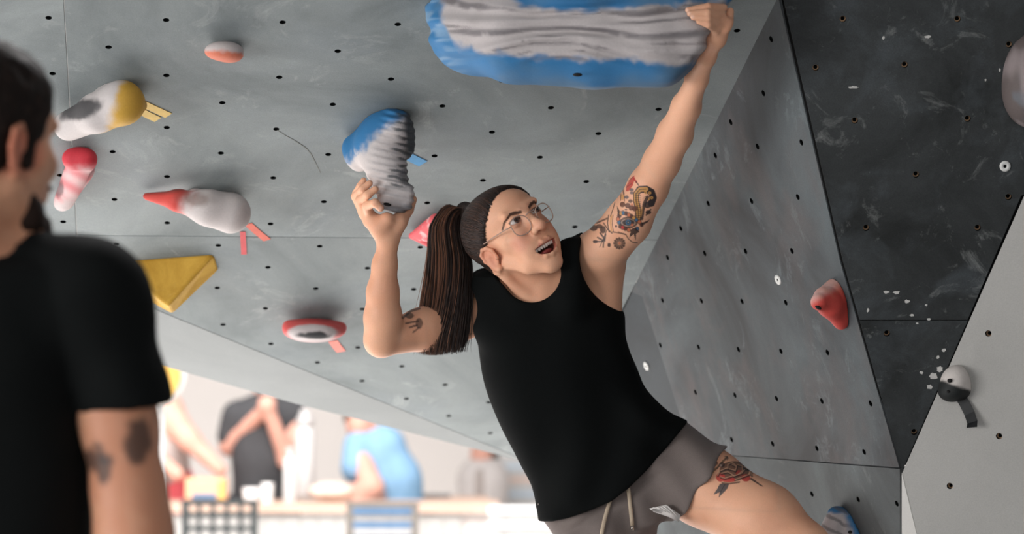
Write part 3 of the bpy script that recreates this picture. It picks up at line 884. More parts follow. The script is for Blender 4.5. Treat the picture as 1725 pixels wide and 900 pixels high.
# ------------------------------------------------------------------ route tape and washers
def tape(pl, pts, w, mat, label, group, liftd=0.0015, curl=0.0):
    """flat strip following a line of pixels on the wall"""
    V = []; F = []
    P3 = [pl.at(u, v, liftd) for u, v in pts]; n = len(P3)
    for i in range(n):
        t = unit(P3[min(i + 1, n - 1)] - P3[max(i - 1, 0)]); s = np.cross(t, pl.n)
        up = pl.n * (curl * (i / max(n - 1, 1)) ** 2)
        for k_ in (-1, 1):
            V.append(P3[i] + s * k_ * w / 2 + up)
        for k_ in (-1, 1):
            V.append(P3[i] + s * k_ * w / 2 + up - pl.n * 0.0009)
    for i in range(n - 1):
        a, b = 4 * i, 4 * i + 4
        F += [(a, a + 1, b + 1, b), (a + 2, b + 2, b + 3, a + 3), (a, b, b + 2, a + 2), (a + 1, a + 3, b + 3, b + 1)]
    F += [(0, 2, 3, 1), (4 * n - 4, 4 * n - 3, 4 * n - 1, 4 * n - 2)]
    o = mesh_obj('route_tape', np.array(V), F, mat, None, False)
    return tag(o, label, 'tape', group)
T_yel, T_red, T_pnk, T_blu, T_blk = (plain(n_, c_, .5, .08, 60) for n_, c_ in (('yellow_tape', lin(226, 192, 108)), ('red_tape', lin(196, 56, 62)), ('pink_tape', lin(226, 122, 108)), ('blue_tape', lin(66, 144, 196)), ('black_tape', lin(30, 31, 32))))
T_org = plain('orange_tape', lin(206, 92, 72), .5, .08, 60)
tape(PM, [(236, 172), (262, 184), (284, 194)], .021, T_yel, 'upper strip of yellow tape beside the yellow bean hold', 'yellow route tape')
tape(PM, [(228, 182), (247, 192), (266, 201)], .021, T_yel, 'lower strip of yellow tape beside the yellow bean hold', 'yellow route tape')
tape(PM, [(409, 390), (410, 410), (411, 428)], .012, T_red, 'crimson tape strip hanging straight below the teardrop hold', 'red route tape')
tape(PM, [(418, 377), (434, 391), (450, 404)], .018, T_org, 'orange-red tape strip slanting right of the teardrop hold', 'red route tape')
tape(PM, [(561, 574), (568, 584), (575, 592)], .022, T_pnk, 'short pink tape strip under the red-rimmed hold', 'red route tape')
o = tape(PM, [(686, 262), (700, 269), (713, 275)], .026, T_blu, 'short blue tape strip right of the blue column hold', None)
tape(PD, [(1616, 664), (1626, 680), (1635, 696), (1641, 710), (1642, 718)], .021, T_blk, 'black tape tail hanging from the white and black jug', None, .004, .02)

M_wash = plain('white_washer', lin(222, 222, 218), .5, .05, 80)
def washer(pl, u, v, r, label):
    x, y = pl.basis(); cen = pl.at(u, v, 0.0); V = []; F = []; n = 20
    for rr, hh_ in ((1.0, 0), (1.0, .002), (.35, .0024), (.3, .0005)):
        for k_ in range(n):
            t = 2 * math.pi * k_ / n; V.append(cen + pl.n * hh_ + (x * math.cos(t) + y * math.sin(t)) * r * rr)
    for i in range(3):
        for k_ in range(n):
            l = (k_ + 1) % n; F.append((i * n + k_, i * n + l, (i + 1) * n + l, (i + 1) * n + k_))
    o = mesh_obj('washer', np.array(V), F, M_wash, None, True)
    W_ = []
    for k_ in range(10):
        t = 2 * math.pi * k_ / 10; W_.append(cen + pl.n * .0012 + (x * math.cos(t) + y * math.sin(t)) * r * .31)
    mesh_obj('screw_head', np.array(W_), [tuple(range(10))], M_hole, o, False)
    return tag(o, label, 'washer', 'white washers')
washer(PB, 1311, 471.5, .0105, 'white washer on the side wall left of the red cone hold')
washer(PB2, 1089, 617, .0105, 'white washer on the narrow dark panel beside the climber\'s waist')
washer(PC, 1693, 280, .0105, 'white washer on the dark panel near the right edge')
# ------------------------------------------------------------------ the climber
M_skin = vcol('skin', 0.52, 0.35, sss=0.12, bump=0.08, bscale=500)
M_eye = vcol('eye', 0.12, 0.6, bscale=50)
M_teeth = plain('tooth_enamel', lin(232, 224, 214), 0.25, 0.04, 200, spec=0.5)
M_tongue = plain('tongue', lin(150, 68, 64), 0.4, 0.1, 200)
M_hairf = vcol('brown_hair', 0.5, 0.35, bscale=300)
M_black_cloth = plain('black_jersey', lin(14, 16, 16), 0.9, 0.2, 900, bump=0.3, spec=0.08, sheen=0.0)
M_shorts = plain('taupe_cotton', lin(112, 102, 98), 0.9, 0.12, 700, bump=0.3, spec=0.15, sheen=0.1)
M_cord = plain('tan_cord', lin(190, 172, 150), 0.85, 0.12, 900, bump=0.4)
M_white_cloth = plain('white_mesh_cloth', lin(214, 208, 204), 0.9, 0.06, 500)
M_shoe = plain('black_shoe_rubber', lin(30, 30, 32), 0.6, 0.1, 60)
M_frame, nt_, b_ = new_mat('clear_acetate')
b_.inputs['Base Color'].default_value = rgba(lin(196, 168, 152)); b_.inputs['Roughness'].default_value = 0.15
b_.inputs['Transmission Weight'].default_value = 0.35; b_.inputs['IOR'].default_value = 1.3
M_lens, nt_, b_ = new_mat('spectacle_lens')
tr_ = nt_.nodes.new('ShaderNodeBsdfTransparent'); gl_ = nt_.nodes.new('ShaderNodeBsdfGlossy'); mx_ = nt_.nodes.new('ShaderNodeMixShader')
fr_ = nt_.nodes.new('ShaderNodeFresnel'); fr_.inputs[0].default_value = 1.45
tr_.inputs[0].default_value = (0.97, 0.97, 0.98, 1); gl_.inputs['Roughness'].default_value = 0.03
nt_.links.new(fr_.outputs[0], mx_.inputs[0]); nt_.links.new(tr_.outputs[0], mx_.inputs[1]); nt_.links.new(gl_.outputs[0], mx_.inputs[2])
nt_.links.new(mx_.outputs[0], nt_.nodes['Material Output'].inputs[0])

SKIN = lin(235, 178, 145)

# --- head frame: X to her left, Y out of the face, Z to the crown
HX, HY, HZ = (np.array(a) for a in ((.7696, .4627, .4400), (.3225, -.8764, .3575), (-.5510, .1333, .8238)))
yw = math.radians(5.0)
HX, HY = unit(HX * math.cos(yw) - HY * math.sin(yw)), unit(HY * math.cos(yw) + HX * math.sin(yw))
HR = np.stack([HX, HY, HZ], 1)
HS = 1.0
HO = c(868, 405.5, 5.50)
def hp(x, y, z): return HO + HS * (HR @ np.array([x, y, z], float))
def hl(X): return ((X - HO) @ HR) / HS                         # to head coordinates
def hell(x, y, z, r, k=0.0, op='u', tilt=None):
    R = HR if tilt is None else HR @ tilt
    return f_ell(hp(x, y, z), np.array(r) * HS, R, k * HS, op)
def hcone(a, b, ra, rb, k=0.0, op='u'): return f_cone(hp(*a), hp(*b), ra * HS, rb * HS, k * HS, op)
def rx(a): return np.array([[1, 0, 0], [0, math.cos(a), -math.sin(a)], [0, math.sin(a), math.cos(a)]])
def ry(a): return np.array([[math.cos(a), 0, math.sin(a)], [0, 1, 0], [-math.sin(a), 0, math.cos(a)]])
def rz(a): return np.array([[math.cos(a), -math.sin(a), 0], [math.sin(a), math.cos(a), 0], [0, 0, 1]])

EYE = (.0275, .0735, .020)
UP_LIP = [(-.0305, .0690, -.0470), (-.0205, .0808, -.0465), (-.0075, .0890, -.0435), (0, .0895, -.0444), (.0075, .0890, -.0428), (.020, .0808, -.0445), (.0285, .0700, -.0440)]
LO_LIP = [(-.0305, .0690, -.0470), (-.0250, .0755, -.0600), (-.0125, .0822, -.0695), (0, .0845, -.0715), (.0125, .0822, -.0680), (.0240, .0755, -.0570), (.0285, .0700, -.0440)]
def mouth_fn(X):
    q = hl(X); x, y = q[..., 0], q[..., 1]; z = q[..., 2] - .05 * x
    a = np.sqrt((x / .0270) ** 2 + ((z + .0458) / .0240) ** 2 + ((y - .083) / .045) ** 2)
    return np.maximum((a - 1) * .019, z + .0482 - .02 * np.abs(x)) * HS
BROW = [(.0115, .0895, .0300), (.021, .0905, .0345), (.032, .0865, .0365), (.042, .0775, .0310), (.0490, .0665, .0215)]

head = [hell(0, -.009, .038, (.0690, .083, .0715)), hell(0, .031, .048, (.0570, .054, .050), .02), hell(0, .030, -.010, (.0490, .056, .060), .02),
        hcone((0, .050, -.072), (-.001, .0650, -.0870), .018, .0145, .02)]
for s in (-1, 1):
    head += [hcone((s * .048, .004, -.034), (s * .034, .040, -.066), .0125, .0115, .022), hcone((s * .034, .040, -.066), (s * .010, .0645, -.0870), .0115, .0120, .018),
             hcone((s * .045, .044, -.004), (s * .032, .066, -.012), .0140, .0140, .022),         # cheekbone
             hell(s * .029, .062, -.034, (.015, .016, .016), .02),                              # raised cheek
             hcone((s * .010, .0840, .034), (s * .038, .0775, .040), .0080, .0075, .012)]       # brow ridge
head += [hcone((0, .0790, .030), (0, .0850, .012), .010, .010, .012), hcone((0, .0850, .012), (0, .1075, -.0135), .0085, .0100, .010), hell(0, .1060, -.0150, (.0105, .0105, .0092), .006)]
for s in (-1, 1):
    head += [hell(s * .0115, .0955, -.0170, (.0072, .0105, .0078), .006), hell(s * .0315, .0965, .0215, (.0175, .0170, .0120), .010, 's')]
head += [hell(0, .0755, -.037, (.026, .0135, .016), .014), hell(0, .068, -.072, (.025, .014, .018), .014)]
for s in (-1, 1): head += [hell(s * .024, .0640, -.048, (.018, .0145, .020), .02)]
for s in (-1, 1):
    head += [hell(s * EYE[0], EYE[1], EYE[2], (.0142, .0142, .0142), .004), hell(s * EYE[0], .0855, .0198, (.0134, .0150, .0050), .0014, 's', ry(-s * .06))]
    head += [hcone((s * .0060, .1030, -.0238), (s * .0058, .0960, -.0170), .0030, .0030, .002, 's')]
for L, r in ((UP_LIP, (.0022, .0040, .0050, .0046, .0050, .0040, .0022)), (LO_LIP, (.0022, .0046, .0058, .0062, .0058, .0046, .0022))):
    head += [hcone(L[i], L[i + 1], r[i], r[i + 1], .004) for i in range(6)]
head += [f_fn(mouth_fn, hp(0, .065, -.055) - .06, hp(0, .065, -.055) + .06, .0015, 's')]
for s in (-1, 1):                                              # ears
    n0 = len(head)
    HEL = [(s * .0660, .004, .003), (s * .0675, .003, .014), (s * .0705, -.004, .0235), (s * .0745, -.014, .0260), (s * .0775, -.0235, .0185), (s * .0770, -.0250, .004), (s * .0725, -.019, -.012), (s * .0680, -.009, -.023)]
    er = (.0028, .0034, .0037, .0039, .0038, .0036, .0040, .0062)
    head += [hell(s * .0690, -.011, .002, (.0042, .0145, .0235), .004, 'u', rz(s * .36))]
    head += [hcone(HEL[i], HEL[i + 1], er[i], er[i + 1], .003) for i in range(7)]
    head += [hell(s * .0765, -.005, -.003, (.0085, .0080, .0105), .004, 's', rz(s * .36)), hell(s * .0770, -.0140, .0150, (.0050, .0042, .0065), .003, 's', rz(s * .36)),
             hcone((s * .0725, -.0175, .009), (s * .0710, -.015, -.010), .0026, .0028, .003), hell(s * .0670, .0035, -.003, (.0042, .0050, .0062), .003)]
    for p_ in head[n0:]:
        sh_ = HS * (HR @ np.array([s * -.001, .007, -.010]))
        p_['f'] = (lambda g_, s_: (lambda X: g_(X - s_)))(p_['f'], sh_); p_['lo'] = p_['lo'] + sh_; p_['hi'] = p_['hi'] + sh_

# --- body
SHIRT_LR = [(812, 470, 972, 405), (803, 530, 1008, 470), (806, 600, 1048, 520), (815, 655, 1052, 572), (842, 722, 1060, 612), (872, 772, 1084, 652), (893, 815, 1126, 685), (900, 880, 1160, 716), (930, 950, 1200, 800)]
SHIRT_D = [5.56, 5.57, 5.58, 5.58, 5.58, 5.58, 5.585, 5.59, 5.60]
SHIRT_B = [.075, .105, .118, .120, .116, .112, .115, .118, .118]
neck_b = c(906, 512, 5.575)
body = head + [f_cone(hp(.006, -.022, -.036), neck_b, .047, .052, .02), f_loft(SHIRT_LR[:7] + [(945, 840, 1120, 715)], SHIRT_D[:8], SHIRT_B[:8], inset=.022, nres=16, k=.02),
        f_cone(hp(-.060, -.022, -.035), c(896, 508, 5.50), .009, .008, .02), f_cone(hp(.056, -.022, -.040), c(912, 506, 5.50), .009, .008, .02),
        f_cone(c(895, 497, 5.60), c(1000, 432, 5.545), .046, .046, .03), f_cone(c(890, 500, 5.60), c(835, 500, 5.64), .046, .044, .03),
        f_cone(c(905, 512, 5.53), c(985, 450, 5.52), .013, .012, .02)]
ARM_L = [c(1014, 424, 5.505), c(1058, 374, 5.465), c(1092, 315, 5.425), c(1115, 272, 5.385), c(1137, 226, 5.335), c(1156, 180, 5.26), c(1174, 133, 5.175), c(1190, 96, 5.115)]
body += chain(ARM_L, [.050, .0445, .0385, .0350, .0335, .0270, .0200, .0170], .015, .03)
body += [f_cone(c(1012, 440, 5.54), c(1006, 545, 5.60), .044, .046, .03), f_cone(c(1018, 462, 5.535), c(1016, 530, 5.55), .030, .030, .03)]
ARM_R = [c(838, 512, 5.64), c(770, 540, 5.60), c(712, 555, 5.555), c(644, 572, 5.505)]
body += chain(ARM_R, [.050, .043, .0425, .0345], .015, .03)
body += chain([c(641, 574, 5.500), c(645, 535, 5.490), c(645, 492, 5.475), c(648, 446, 5.460), c(654, 408, 5.450)], [.0335, .0370, .0315, .0240, .0195], .012)
# her right hand under the column hold
HW = .0083
body += [f_cone(c(654, 408, 5.45), c(672, 374, 5.455), .0180, .0170, .012), f_cone(c(650, 402, 5.45), c(628, 370, 5.445), .0180, .0145, .012), f_cone(c(640, 385, 5.44), c(652, 370, 5.435), .018, .015, .015),
         f_cone(c(622, 372, 5.45), c(614, 358, 5.45), .0130, .0110, .012)]
for P_, R_ in (([c(622, 360, 5.44), c(618, 347, 5.415), c(632, 342, 5.385), c(641, 351, 5.385)], [.0100, .0092, .0084, .0072]),
               ([c(616, 360, 5.45), c(606, 338, 5.435), c(620, 328, 5.405), c(632, 319, 5.405)], [.0100, .0092, .0082, .0070]),
               ([c(613, 360, 5.46), c(599, 331, 5.455), c(611, 319, 5.425), c(622.5, 309, 5.425)], [.0100, .0090, .0080, .0068]),
               ([c(612, 362, 5.475), c(600, 326, 5.475), c(607, 313, 5.455), c(612.5, 304, 5.452)], [.0095, .0080, .0072, .0062]),
               ([c(672, 374, 5.455), c(688, 354, 5.475), c(695.5, 336, 5.485)], [.0150, .0105, .0085])):
    body += chain(P_, R_, .003, .008)
# her left hand over the edge of the big volume
body += [f_cone(c(1190, 96, 5.115), c(1206, 66, 5.070), .0170, .0155, .012), f_cone(c(1206, 66, 5.070), c(1216, 36, 5.045), .0155, .0125, .012), f_cone(c(1210, 64, 5.070), c(1221, 44, 5.055), .0130, .0100, .012),
         f_cone(c(1204, 62, 5.070), c(1204, 50, 5.040), .0120, .0090, .010)]
for P_, R_ in (([c(1219, 13, 5.045), c(1193, 11, 5.012), c(1159, 17, 5.005)], [.0075, .0070, .0056]),
               ([c(1216, 25, 5.038), c(1192, 21, 5.002), c(1162, 23, 4.998)], [.0078, .0070, .0056]),
               ([c(1211, 38, 5.036), c(1192, 31.5, 5.000), c(1168, 29.5, 4.998)], [.0076, .0068, .0054]),
               ([c(1205, 50, 5.040), c(1193, 42, 5.005), c(1177, 36.5, 5.003)], [.0072, .0062, .0050]),
               ([c(1219, 46, 5.055), c(1228, 34, 5.055), c(1230, 19, 5.060)], [.0110, .0085, .0072])):
    body += chain(P_, R_, .0015, .006)
for a_, r_ in (((1224, 47, 5.045), .0065), ((1228, 38, 5.045), .0065)): body.append(f_ell(c(*a_), r_, None, .010))
# legs
LEG_L = [c(1092, 772, 5.62), c(1185, 819, 5.555), c(1286, 880, 5.485), c(1350, 928, 5.445)]
body += chain(LEG_L, [.066, .0770, .0735, .0580], .03) + chain([LEG_L[-1], c(1376, 955, 5.44), c(1388, 1130, 5.58), c(1392, 1300, 5.66)], [.0580, .0520, .0480, .0330], .02)
body += chain([c(1022, 805, 5.625), c(1024, 930, 5.60), c(1012, 1150, 5.45), c(1022, 1270, 5.5), c(1040, 1430, 5.6)], [.064, .066, .054, .050, .033], .03)
for a_, b2_ in ((c(1392, 1300, 5.66), c(1430, 1345, 5.56)), (c(1040, 1430, 5.6), c(1050, 1480, 5.5))): body.append(f_cone(a_, b2_, .032, .024, .02))

hlo, hhi = HO - np.array([.13, .15, .16]), HO + np.array([.14, .13, .16])
def boxpx(u0, u1, v0, v1, d0, d1):
    q = np.array([c(u, v, d) for u in (u0, u1) for v in (v0, v1) for d in (d0, d1)]); return q.min(0), q.max(0)
fine = [(hlo, hhi, .0017), boxpx(590, 706, 295, 408, 5.34, 5.54) + (.0022,), boxpx(1148, 1238, 0, 100, 4.95, 5.16) + (.0020,),
        boxpx(972, 1118, 283, 440, 5.36, 5.62) + (.0014,), boxpx(1165, 1300, 752, 850, 5.38, 5.60) + (.0014,), boxpx(668, 720, 500, 580, 5.48, 5.62) + (.002,)]
V, F = sdf_mesh(body, .0050, fine)
U_, V_ = pix(V)

# --- skin colours
cols = np.tile(SKIN, (len(V), 1))
nz = fbm(V, 22); cols = mixc(cols, lin(216, 150, 118), .4 * sstep(.35, .75, nz))
Q = hl(V)
inh = (np.abs(Q) < np.array([.1, .14, .125])).all(1) & (V[:, 0] < .16)
def seg_d(P, L):
    L = np.asarray(L, float); best = np.full(len(P), 9.0)
    for i in range(len(L) - 1):
        ab = L[i + 1] - L[i]; t = np.clip((P - L[i]) @ ab / (ab @ ab + 1e-12), 0, 1)
        best = np.minimum(best, np.linalg.norm(P - L[i] - t[:, None] * ab, axis=1))
    return best
q = Q[inh]; ch = cols[inh]
ax_ = q.copy(); ax_[:, 0] = np.abs(ax_[:, 0])
ch = mixc(ch, lin(216, 138, 116), .5 * sstep(.030, .010, np.linalg.norm(ax_ - [.038, .068, -.022], axis=1)))
ch = mixc(ch, lin(214, 136, 112), .45 * sstep(.020, .006, np.linalg.norm(ax_ - [0, .108, -.016], axis=1)))
ch = mixc(ch, lin(206, 124, 98), .55 * sstep(.035, .015, np.linalg.norm(ax_ - [.073, -.007, -.008], axis=1)))
ld = np.minimum(seg_d(q, UP_LIP), seg_d(q, LO_LIP))
ch = mixc(ch, lin(192, 98, 88), .75 * sstep(.0064, .0044, ld) * (q[:, 1] > .064))
inm = sstep(.004, -.001, mouth_fn(V[inh]) / HS) * sstep(.0815, .0765, q[:, 1]) * (ld > .0038)
ch = mixc(ch, lin(70, 22, 22), np.clip(inm, 0, 1) * (np.abs(q[:, 0]) < .026))
bd = seg_d(ax_ * [1, 0, 1], np.array(BROW) * [1, 0, 1]) + (q[:, 1] < .05); bt = np.clip((ax_[:, 0] - .0115) / .0395, 0, 1)
bw = np.interp(bt, [0, .3, .7, 1.0], [.0024, .0029, .0022, .0009])
ch = mixc(ch, lin(58, 36, 30), .92 * sstep(1.45, .75, bd / bw + .5 * (vnoise(q * np.array([300, 300, 900]), 1.0) - .5)))
de = np.abs(np.sqrt(((ax_[:, 0] - EYE[0]) / .0140) ** 2 + ((ax_[:, 2] - .0198) / .0054) ** 2) - 1)
ch = mixc(ch, lin(40, 26, 24), .9 * sstep(.34, .10, de) * (q[:, 2] > .0198) * (q[:, 1] > .06) * (np.abs(ax_[:, 0] - EYE[0]) < .0135))
ch = mixc(ch, lin(150, 92, 76), .5 * sstep(.5, .15, de) * (q[:, 2] <= .0198) * (q[:, 1] > .06) * (np.abs(ax_[:, 0] - EYE[0]) < .0135))
hm = (q[:, 1] - q[:, 2] + .012 + .55 * np.maximum(q[:, 2] - .062, 0))                               # scalp under the hair
ch = mixc(ch, lin(70, 46, 36), sstep(.004, -.010, hm) * sstep(-.09, -.03, q[:, 2]) * (np.abs(q[:, 0]) < .0685))
cols[inh] = ch

def draw(shapes, to_px, mask):
    """inked shapes, each in its own drawing units"""
    global cols
    idx = np.where(mask)[0]; P = np.stack([U_[idx], V_[idx]], 1); C_ = cols[idx]
    for s in shapes:
        kind, col, al = s[0], s[1], s[2]
        if kind == 'l':
            d = seg_d(P, np.array([to_px(*p) for p in s[4]])); w = s[3] * to_px.s / 2
            C_ = mixc(C_, col, al * sstep(w + .55, w - .35, d))
        elif kind == 'd':
            cx, cy = to_px(*s[4]); r = s[3] * to_px.s; rr = (s[5] if len(s) > 5 else s[3]) * to_px.s
            d = np.hypot((P[:, 0] - cx), (P[:, 1] - cy) * r / rr) - r
            C_ = mixc(C_, col, al * sstep(.55, -.45, d))
        elif kind == 'p':
            L = np.array([to_px(*p) for p in s[4]]); ins = np.zeros(len(P), bool)
            for i in range(len(L)):
                (xa, ya), (xb, yb) = L[i], L[i - 1]
                cnd = ((ya > P[:, 1]) != (yb > P[:, 1])) & (P[:, 0] < (xb - xa) * (P[:, 1] - ya) / (yb - ya + 1e-9) + xa)
                ins ^= cnd
            C_ = mixc(C_, col, al * ins)
    cols[idx] = C_
class Map:
    def __init__(s, ox, oy, sc): s.o = (ox, oy); s.s = 1.0 / sc
    def __call__(s, x, y): return (s.o[0] + x * s.s, s.o[1] + y * s.s)
INK, BRN, RDI, YLI, BLI, GRY = lin(44, 38, 40), lin(96, 56, 44), lin(190, 58, 56), lin(204, 148, 82), lin(66, 106, 136), lin(84, 84, 90)
ORG = lin(206, 116, 78)
A = []
A += [('p', RDI, .85, 0, [(575, 135), (545, 160), (505, 225), (500, 275), (522, 278), (562, 225), (578, 170)]), ('l', RDI, .9, 16, [(572, 165), (592, 195)]), ('l', INK, .85, 9, [(590, 190), (612, 222)])]
A += [('l', INK, .6, 5, [(520, 190), (560, 150)]), ('l', INK, .6, 5, [(505, 240), (550, 210)]), ('l', INK, .8, 12, [(480, 300), (470, 240), (500, 190)])]
A += [('d', GRY, .85, 20, (550, 265), 14), ('d', GRY, .85, 18, (552, 292), 12), ('d', GRY, .85, 20, (505, 330), 14), ('d', INK, .8, 20, (540, 365), 16), ('d', YLI, .8, 14, (468, 330), 26), ('l', INK, .8, 6, [(455, 300), (452, 360)]), ('l', INK, .8, 6, [(482, 300), (488, 365)])]
snake = [(612, 515), (608, 440), (590, 360), (590, 300), (622, 262), (680, 258), (728, 285), (744, 335), (726, 385), (690, 400)]
A += [('l', INK, .92, 62, snake[4:9]), ('l', INK, .9, 54, snake), ('l', YLI, .9, 36, snake[:6]), ('l', INK, .85, 7, snake[:6])]
A += [('d', YLI, .9, 13, p) for p in ((676, 290), (712, 292), (730, 335), (700, 345))] + [('d', INK, .9, 5, p) for p in ((676, 290), (712, 292), (730, 335))]
for y in range(300, 520, 18): A.append(('l', INK, .7, 4, [(580, y), (632, y - 4)]))
A += [('l', INK, .9, 30, [(690, 330), (668, 380), (652, 440), (640, 520)]), ('l', lin(196, 150, 120), .8, 9, [(672, 322), (652, 345)]), ('l', YLI, .7, 8, [(645, 420), (634, 500)])]
A += [('d', BRN, .92, 24, p) for p in ((470, 395), (515, 405), (548, 425), (580, 432))] + [('d', ORG, .8, 10, (552, 395)), ('d', INK, .8, 12, (500, 440), 6)]
A += [('p', INK, .9, 0, [(420, 405), (445, 455), (428, 500)]), ('l', INK, .6, 6, [(428, 480), (440, 520)])]
A += [('d', INK, .85, 82, (522, 556), 52), ('d', lin(170, 140, 124), .9, 66, (522, 556), 36), ('d', INK, .9, 54, (522, 556), 28), ('d', BLI, .9, 24, (520, 556)), ('d', INK, .9, 13, (520, 556)), ('d', lin(200, 190, 180), .9, 5, (520, 556)), ('d', ORG, .8, 12, (556, 578))]
pet = [(430, 525, ORG), (455, 475, YLI), (475, 470, BLI), (500, 475, BRN), (525, 488, ORG), (548, 500, BRN), (570, 515, YLI), (592, 532, BLI), (620, 550, ORG), (438, 555, BLI), (450, 590, BRN), (470, 600, RDI), (495, 612, BRN), (525, 622, ORG), (600, 612, BLI), (440, 500, BRN), (640, 575, BRN)]
A += [('d', INK, .8, 19, (x, y), 21) for x, y, _ in pet] + [('d', k_, .92, 13, (x, y), 15) for x, y, k_ in pet]
A += [('p', INK, .9, 0, [(545, 615), (530, 690), (570, 660), (585, 715), (592, 655), (620, 640), (585, 600)]), ('p', INK, .9, 0, [(640, 560), (712, 530), (690, 558), (640, 585)]), ('d', INK, .9, 26, (700, 465), 18), ('l', INK, .8, 14, [(680, 490), (720, 440)]), ('d', INK, .9, 10, (412, 590))]
for k_ in range(12):
    t = k_ * math.pi / 6; A.append(('d', INK, .85, 11, (442 + 44 * math.cos(t), 742 + 44 * math.sin(t))))
A += [('d', INK, .75, 36, (442, 742)), ('d', lin(190, 140, 112), .9, 18, (442, 742)), ('d', ORG, .9, 9, (442, 742)), ('d', INK, .9, 15, (350, 757), 18)]
A += [('l', INK, .8, 7, [(330, 620), (300, 700), (265, 775)]), ('l', INK, .85, 14, [(295, 715), (248, 690)]), ('l', INK, .85, 15, [(290, 725), (215, 728)]), ('l', INK, .85, 14, [(300, 690), (270, 650)]), ('l', INK, .85, 13, [(318, 660), (310, 720)]), ('l', INK, .85, 12, [(305, 700), (297, 775)]), ('d', INK, .8, 22, (226, 726), 15)]
A += [('d', INK, .85, 34, (212, 605), 26), ('d', INK, .8, 28, (262, 590), 20), ('d', INK, .85, 26, (295, 620), 34), ('l', INK, .8, 14, [(240, 560), (330, 520)]), ('l', INK, .8, 10, [(300, 560), (340, 620), (375, 650)]), ('l', INK, .8, 9, [(345, 490), (335, 560), (350, 640)]), ('l', YLI, .7, 14, [(370, 500), (362, 560), (372, 630)]), ('l', INK, .8, 6, [(385, 490), (378, 570), (388, 640)]), ('l', INK, .8, 7, [(400, 380), (380, 450), (362, 500)])]
A += [('l', INK, .75, 9, [(380, 640), (440, 650), (500, 665), (520, 700), (555, 730), (600, 738)]), ('l', INK, .7, 6, [(430, 640), (500, 660)])]
draw(A, Map(960, 270, 5.294), (V_ < 445) & (V_ > 270) & (U_ > 960) & (U_ < 1130) & (V[:, 1] < 5.60))
RS = [('d', lin(92, 66, 56), .88, 205, (630, 435), 130), ('d', lin(196, 66, 62), .9, 62, (440, 525), 62), ('d', lin(196, 66, 62), .9, 90, (560, 565), 40), ('d', lin(190, 60, 58), .9, 62, (790, 535), 50), ('d', lin(176, 62, 58), .8, 50, (700, 470), 40), ('d', INK, .85, 70, (810, 380), 60), ('p', INK, .9, 0, [(735, 345), (800, 320), (890, 385), (800, 385)])]
for p in ([(400, 500), (430, 440), (520, 400), (640, 430)], [(540, 400), (540, 350), (600, 320), (660, 370), (650, 430)], [(600, 345), (660, 380), (640, 440)], [(670, 350), (740, 370), (740, 440), (690, 480)], [(450, 470), (540, 450), (620, 500), (500, 540), (440, 520)], [(620, 510), (730, 470), (770, 420)], [(640, 560), (720, 530), (850, 480), (880, 440)], [(460, 590), (560, 600), (690, 580)], [(760, 380), (850, 420), (870, 500)]):
    RS += [('l', INK, .75, 26, [(x + 5, y + 12) for x, y in p]), ('l', lin(206, 160, 130), .85, 10, p)]
RS += [('l', INK, .88, 26, [(310, 465), (400, 390), (480, 300), (530, 255)]), ('l', lin(150, 116, 84), .8, 12, [(330, 445), (400, 380), (500, 280)]), ('l', lin(176, 132, 70), .9, 12, [(250, 480), (255, 505), (300, 500), (350, 450)]), ('l', lin(176, 132, 70), .9, 10, [(250, 480), (290, 450), (340, 440)]), ('l', INK, .85, 10, [(500, 245), (535, 240), (545, 265), (530, 290)]),
       ('d', lin(84, 60, 48), .9, 62, (340, 335), 42), ('l', lin(200, 160, 130), .8, 10, [(310, 340), (350, 330), (385, 350)]), ('d', INK, .8, 40, (460, 355), 34), ('d', lin(170, 150, 136), .85, 16, (445, 362)),
       ('p', INK, .88, 0, [(830, 545), (870, 535), (1040, 658), (1000, 650)]), ('p', lin(66, 68, 72), .92, 0, [(440, 615), (560, 615), (535, 680), (480, 740), (415, 806), (425, 738), (342, 768), (392, 690), (415, 640)]), ('l', INK, .8, 8, [(500, 625), (440, 730)])]
draw(RS, Map(1160, 740, 8.18), (V_ < 850) & (V_ > 745) & (U_ > 1160) & (U_ < 1310) & (V[:, 1] < 5.60))
SM = [('l', INK, .8, 4, [(678, 536), (692, 524), (706, 520)]), ('d', INK, .75, 7, (690, 532), 5), ('l', INK, .75, 3, [(684, 545), (704, 541)]), ('l', INK, .75, 3, [(690, 552), (702, 548)]), ('d', INK, .7, 6, (706, 545), 9), ('l', INK, .7, 2.5, [(696, 560), (706, 552)])]
draw(SM, Map(0, 0, 1.0), (V_ < 575) & (V_ > 505) & (U_ > 670) & (U_ < 722))
# nails
for a_ in ((1166, 28.5), (1157.5, 17), (1161, 23), (641, 351)):
    m_ = sstep(4.2, 2.6, np.hypot(U_ - a_[0], V_ - a_[1])); cols = mixc(cols, lin(232, 190, 170), .6 * m_)
cols = mixc(cols, lin(30, 30, 32), ((V_ > 1290) & (V[:, 2] < -.9)).astype(float))

climber = empty('person', to_world(c(1100, 1300, 5.6)), 'climber in black tank top, taupe shorts and glasses hanging from two blue holds, mouth open', 'person')
mesh_obj('body', V, F, M_skin, climber, True, np.clip(cols, 0, 1))

